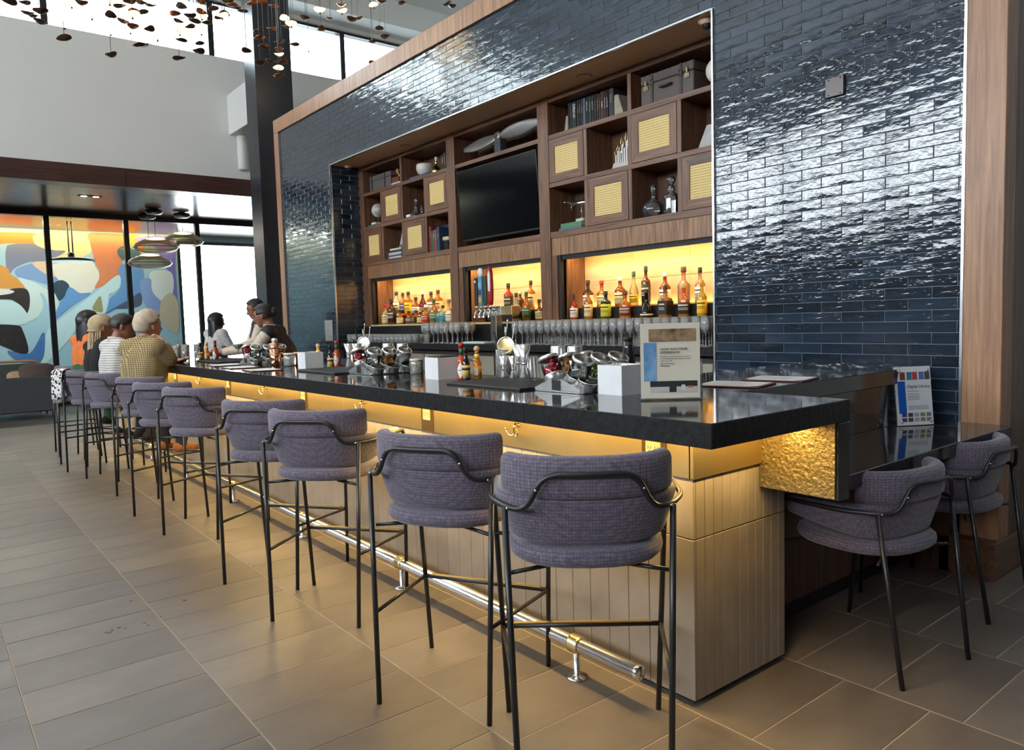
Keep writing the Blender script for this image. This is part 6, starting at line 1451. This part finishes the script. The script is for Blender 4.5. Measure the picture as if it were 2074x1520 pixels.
person('woman in an orange top with long straight black hair', J, SK3, {('torso', 'upper_arm'): ('orange_top', cloth('orange_top', (226, 122, 60)), .010, None), LEGS + ('hip',): ('green_trousers', green, .009, None), ('foot',): ('shoes', shoe_b, .006, None)}, ('long', HB_, .52), radians(20), .05, None, .009, .9)
def standing(x, y, face, h, lean=0.0, arms=None):
    s_ = h / 1.70; fw = Vector((-sin(face), cos(face), 0)); rt = Vector((cos(face), sin(face), 0)); o = Vector((x, y, 0))
    def L(a, b, c): return o + rt * a + fw * b + Vector((0, 0, c * s_))
    J = dict(pelvis=L(0, 0, .93), chest=L(0, lean * .6, 1.22), neck=L(0, lean * 1.0, 1.42), head=L(0, lean * 1.25 + .02, 1.545), side=rt)
    for s, n in ((-1, 'l'), (1, 'r')):
        J['shoulder_' + n] = L(s * .185, lean * .85, 1.37); J['elbow_' + n] = L(s * .24, lean + .10, 1.12); J['wrist_' + n] = L(s * .14, lean + .30, 1.10); J['hand_' + n] = L(s * .08, lean + .40, 1.10)
        J['knee_' + n] = L(s * .10, .02, .50); J['ankle_' + n] = L(s * .10, -.02, .09); J['toe_' + n] = L(s * .12, .13, .035)
    if arms: J.update(arms)
    return J
wshirt = cloth('cream_shirt', (226, 210, 188)); vest = M('black_waistcoat', srgb(30, 28, 38), .6)
def barman(o, H):
    for s in (-1, 1): MB().tube([H(s * .030 + .022 * cos(a), .098 + .0 * sin(a), .012 + .016 * sin(a)) for a in [2 * pi * q / 14 for q in range(14)]], .0018, 6, closed=True).build('spectacle_rim', MT['chrome'], o); MB().tube([H(s * .05, .096, .016), H(s * .086, .0, .02)], .0016, 5).build('spectacle_arm', MT['chrome'], o)
    MB().tube([H(-.008, .098, .014), H(.008, .098, .014)], .0016, 5).build('spectacle_bridge', MT['chrome'], o); collar(wshirt, .066, .045)(o, H)
# leaning bartender: chest, shoulders and head pitched towards the counter
f1 = radians(142)
J = standing(-6.42, 1.40, f1, 1.63, .20)
J['elbow_r'] = Vector((-6.72, 1.02, 1.17)); J['wrist_r'] = Vector((-6.78, .80, 1.115)); J['hand_r'] = Vector((-6.80, .68, 1.11)); J['elbow_l'] = Vector((-6.40, 1.02, 1.16)); J['wrist_l'] = Vector((-6.62, .78, 1.12)); J['hand_l'] = Vector((-6.74, .66, 1.115))
person('bartender in a white shirt and black waistcoat with glasses, leaning over the bar', J, SK2, {('torso', 'upper_arm', 'forearm'): ('shirt', wshirt, .009, None), TOPS: ('waistcoat', vest, .016, None), LEGS: ('trousers', jean, .006, None), ('foot',): ('shoes', shoe_b, .006, None)}, ('bun', HD_), f1, .25, barman)
J = standing(-7.78, 1.62, radians(166), 1.74, .05)
person('taller bartender in a waistcoat standing behind the leaning one', J, SK2, {('torso', 'upper_arm', 'forearm'): ('shirt', wshirt, .010, None), TOPS: ('waistcoat', vest, .016, None), LEGS: ('trousers', jean, .006, None), ('foot',): ('shoes', shoe_b, .006, None)}, ('short', HD_), radians(175), .30, collar(wshirt, .066, .045))
J = standing(-9.55, 1.58, radians(12), 1.60, .02)
person('woman with long dark wavy hair and white tee at the far end of the bar', J, SK2, {('torso', 'upper_arm'): ('tee', cloth('white_tee', (206, 202, 200)), .011, None), LEGS + ('hip',): ('trousers', jean, .007, None), ('foot',): ('shoes', shoe_b, .006, None)}, ('long', HB_, .50), radians(5), .1)
# ================================================================== PENDANTS, LOUNGE FURNITURE
# hanging cluster of dished copper leaves; the lit ones carry a small lamp on the cord below a pale dish
def leaf_mesh(seed, mats, r=.070):
    rnd = random.Random(seed); mb = MB(); n = 20; secs = []
    e = rnd.uniform(.72, .95); ph = rnd.uniform(0, 6.28); rip = rnd.uniform(.06, .14)
    def R(a): return r * (1 + rip * sin(2 * a + ph) + .05 * sin(3 * a + ph * 2))
    vs = [(0, 0, -.016)]; fs = []
    rings = ((.35, -.014), (.7, -.006), (1.0, .008))
    for k, z in rings:
        for i in range(n):
            a = 2 * pi * i / n; q = R(a) * k; vs.append((q * cos(a), q * sin(a) * e, z + .008 * k * sin(2 * a + ph * 1.3)))
    for i in range(n): fs.append((0, 1 + (i + 1) % n, 1 + i))
    for j in range(2):
        for i in range(n):
            i2 = (i + 1) % n; a, b = 1 + j * n, 1 + (j + 1) * n; fs.append((a + i, a + i2, b + i2, b + i))
    vs2 = [(x, y, z - .0035) for x, y, z in vs]; fs2 = [tuple(f[::-1]) for f in fs]
    mb.add(vs, fs, 0, True); mb.add(vs2, fs2, 0, True)
    b = 1 + 2 * n
    mb.add([vs[b + i] for i in range(n)] + [vs2[b + i] for i in range(n)], [(i, (i + 1) % n, n + (i + 1) % n, n + i) for i in range(n)], 0, True)
    return mb.mesh('leaf', mats)
bronze = M('bronze_leaf', srgb(120, 92, 70), .32, .85, var=(12, srgb(84, 66, 54)))
copperl = M('copper_leaf', srgb(196, 120, 74), .28, .85, var=(10, srgb(150, 92, 60)))
lit = M('lit_leaf', srgb(250, 214, 160), .6, emit=((1, .70, .36), 2.2))
leafs = {0: [leaf_mesh(s, bronze) for s in range(6)], 1: [leaf_mesh(s + 10, copperl) for s in range(4)], 2: [leaf_mesh(s + 20, lit) for s in range(4)]}
lampm = MB().lathe([(.0, 0), (.013, .002), (.013, .012), (.004, .02), (.003, .045), (0, .045)], 10).mesh('lamp', MT['blackmetal'])
LEAF = [(20, 4, 0), (50, 5, 0), (58, 26, 0), (68, 32, 0), (82, 22, 0), (80, 43, 0), (145, 8, 2), (165, 5, 0), (130, 50, 2), (130, 78, 0), (186, 32, 2), (222, 2, 2), (243, 12, 0), (224, 31, 0), (250, 43, 0), (224, 64, 2), (225, 111, 0),
 (262, 3, 0), (285, 4, 0), (270, 22, 1), (268, 29, 2), (290, 25, 0), (305, 10, 0), (270, 53, 1), (264, 61, 2), (303, 59, 0), (288, 92, 0), (282, 91, 0), (319, 75, 2), (355, 28, 1), (368, 13, 0), (362, 43, 0), (364, 64, 2), (367, 81, 0), (363, 118, 0), (385, 54, 1), (394, 43, 0), (385, 32, 0),
 (404, 2, 1), (408, 24, 1), (409, 33, 2), (418, 46, 0), (408, 63, 2), (405, 88, 0), (403, 104, 0), (433, 18, 0), (442, 36, 0), (450, 31, 2), (455, 29, 0), (470, 10, 1), (462, 2, 0), (492, 22, 0), (508, 7, 1), (530, 3, 1), (554, 12, 1), (499, 103, 0), (524, 64, 0), (525, 76, 1), (552, 58, 1), (577, 37, 2), (590, 48, 2), (583, 53, 0), (566, 85, 0), (535, 95, 0),
 (566, 100, 1), (565, 110, 2), (527, 128, 0), (548, 124, 0), (572, 126, 0), (564, 138, 2), (565, 152, 1), (596, 90, 0), (625, 98, 2), (619, 36, 0), (648, 20, 2), (669, 37, 0), (651, 59, 0), (691, 10, 1), (693, 22, 2), (713, 39, 0), (725, 37, 0), (757, 10, 2), (771, 3, 0), (769, 58, 0), (780, 74, 0), (754, 84, 0), (755, 128, 1), (815, 6, 0), (905, 8, 0), (915, 12, 0)]
rnd = random.Random(11)
GP = 'copper leaves of the hanging cluster'
KL = {0: 'dull bronze leaf pendant on a thin cord in the hanging cluster', 1: 'bright copper leaf pendant on a thin cord in the hanging cluster', 2: 'glowing pale leaf pendant with small lamp in the hanging cluster'}
cordm = MB().tube([(0, 0, 0), (0, 0, 1)], .003, 5).mesh('cord', MT['blackmetal'])
for i, (px, py, kd) in enumerate(LEAF):
    X = -8.1 + rnd.uniform(-.7, .7); p = at(px, py, 0, X)
    t = thing('leaf_pendant', KL[kd], 'pendant', (p.x, p.y, p.z), 0, GP + (' (lit)' if kd == 2 else ' (copper)' if kd == 1 else ' (bronze)'))
    lf = link('leaf', leafs[kd][i % len(leafs[kd])], t, None, (rnd.uniform(-.22, .22), rnd.uniform(-.22, .22), rnd.uniform(0, 6.28)))
    c = link('cord', cordm, t); c.scale = (1, 1, 7.29 - p.z)
    if kd == 2: link('lamp', lampm, t, (0, 0, -.05))
lp = bpy.data.lights.new('leaf_cluster_glow', 'POINT'); lp.energy = 14; lp.color = (1, .72, .4); lp.shadow_soft_size = .3
for y in (.3, 1.6, 3.2):
    o = bpy.data.objects.new('leaf_cluster_glow', lp); o.location = (-8.1, y, 5.5); COL.objects.link(o)
# woven dish pendants under the lounge soffit
mesh_m = glassy('woven_mesh', (.80, .74, .66), .4, 1.2, .22, (.5, .42, .34))
def dish(label, px, py, can, dia):
    p = at(px, py, 0, at(can[0], can[1], 2, 3.56).x); t = thing('dish_pendant', label, 'pendant', (p.x, p.y, p.z), 0, 'woven dish pendants'); r = dia / 2
    MB().lathe([(r * .2, .0), (r * .6, -.03), (r * .92, -.10), (r, -.16), (r * .9, -.21), (r * .6, -.25)], 28).build('mesh_shade', mesh_m, t)
    MB().tube([(r * cos(a), r * sin(a), -.16) for a in [2 * pi * q / 28 for q in range(28)]], .006, 6, closed=True).build('rim', MT['blackmetal'], t)
    MB().lathe([(0, .03), (r * .42, .0), (r * .42, -.012), (0, -.012)], 24).build('lamp_disc', M('warm_disc', (.9, .8, .6), .5, emit=((1, .82, .5), 3.0)) if 'warm_disc' not in bpy.data.materials else bpy.data.materials['warm_disc'], t)
    MB().tube([(0, 0, .02), (0, 0, 3.6 - p.z)], .005, 6).build('cord', MT['blackmetal'], t)
    MB().lathe([(.06, 0), (.14, -.02), (.16, -.06), (.12, -.10), (0, -.11)], 20).build('canopy', MT['blackmetal'], t, (0, 0, 3.62 - p.z))
dish('woven dish pendant, upper left of the lounge group', 315, 484, (313, 430), .78); dish('woven dish pendant, lowest of the lounge group', 303, 517, (302, 440), .80); dish('woven dish pendant, right of the lounge group', 370, 473, (368, 437), .74)
# flat disc pendant beyond the glass
p = at(145, 527, 0, -16.2); t = thing('disc_pendant', 'large flat black disc pendant on two rods beyond the glass', 'pendant', (p.x, p.y, p.z))
MB().lathe([(0, .03), (.40, .025), (.42, .01), (.42, -.02), (.40, -.03)], 32).build('disc', MT['blackmetal'], t); MB().lathe([(0, -.031), (.39, -.031), (.39, -.026), (0, -.026)], 32).build('diffuser', M('cool_diffuser', (.8, .85, .8), .5, emit=((.8, .95, .85), .8)), t)
MB().lathe([(.06, .03), (.06, .14), (.05, .15), (0, .15)], 16).build('hub', MT['blackmetal'], t)
for s in (-.035, .035): MB().tube([(0, s, .14), (0, s, 3.6 - p.z)], .012, 8).build('rod', MT['blackmetal'], t)
# recessed twin spot in the slatted soffit
p = at(182, 398, 2, 3.62); t = thing('recessed_spotlight', 'black recessed twin spotlight in the slatted lounge soffit', 'light', (p.x, p.y, 3.624))
MB().box(-.07, .07, -.17, .17, -.006, .0).build('frame', MT['black'], t)
for s in (-1, 1): MB().lathe([(0, -.012), (.045, -.012), (.05, -.006)], 16).build('lamp', M('spot_glow', (.9, .8, .7), .4, emit=((1, .85, .65), 4)) if 'spot_glow' not in bpy.data.materials else bpy.data.materials['spot_glow'], t, (0, s * .09, 0))
# dark sofa and cushions in front of the screen
p0, p1 = at(-160, 868, 2, 0), at(116, 842, 2, 0)
sofa = thing('sofa', 'long charcoal sofa seen from behind in front of the glass screen', 'sofa', (-12.75, -.72, 0), radians(0))
sf = M('charcoal_wool', srgb(62, 64, 68), .9, var=(60, srgb(76, 78, 82)))
MB().cbox(-.06, .06, -1.5, .75, .12, .68, .02).build('back', sf, sofa); MB().cbox(-.85, -.06, -1.5, .75, .12, .40, .02).build('seat', sf, sofa); MB().cbox(-.85, -.06, .62, .75, .40, .60, .02).build('armrest', sf, sofa)
for x in (-.78, -.02):
    for y in (-1.4, -.4, .68): MB().tube([(x, y, 0), (x, y, .125)], .012, 8).build('leg', MT['blackmetal'], sofa)
def cushion(label, x, y, z, w, h, d, col, rx=0, rz=0):
    t = thing('cushion', label, 'cushion', (x, y, z), rz); secs = []
    for i in range(9):
        u = -1 + 2 * i / 8; k = max(.02, (1 - u * u)) ** .35; q = []
        for j in range(16):
            a = 2 * pi * j / 16; c, s = cos(a), sin(a); q.append(Vector((u * d, w * k * math.copysign(abs(c) ** .55, c), h + h * k * math.copysign(abs(s) ** .55, s))))
        secs.append(q)
    MB().ring(secs).build('cover', cloth('cushion_%d' % col[0], col), t); t.rotation_euler = (0, radians(rx), rz)
pc = at(78, 770, 0, -12.95)
cushion('plump brown leather cushion on the sofa', -12.98, pc.y, .55, .26, .17, .12, (96, 80, 74), -14); cushion('pale tan cushion behind the brown one', -13.05, pc.y - .22, .52, .20, .13, .1, (196, 160, 126), -14)
# woven-back lounge chair beyond the sofa
p = at(30, 765, 0, -13.9)
t = thing('lounge_chair', 'wooden lounge chair with grey woven back behind the sofa', 'chair', (-13.9, p.y, 0))
MB().cbox(-.04, .04, -.36, .36, .42, .86, .02).build('backrest', M('grey_weave', srgb(92, 96, 88), .9, var=(70, srgb(60, 62, 58))), t); MB().tube(fillet([(.0, -.38, .5), (0, -.38, .90), (0, .38, .90), (0, .38, .5)], .12), .022, 8).build('frame', flat('oak_frame', 190, 140, 90), t); MB().cbox(-.6, -.04, -.36, .36, .34, .46, .03).build('seat', flat('chair_seat', 120, 110, 100), t)
for x in (-.55, -.02):
    for y in (-.34, .34): MB().tube([(x, y, 0), (x, y, .4)], .018, 8).build('leg', flat('oak_frame', 190, 140, 90), t)
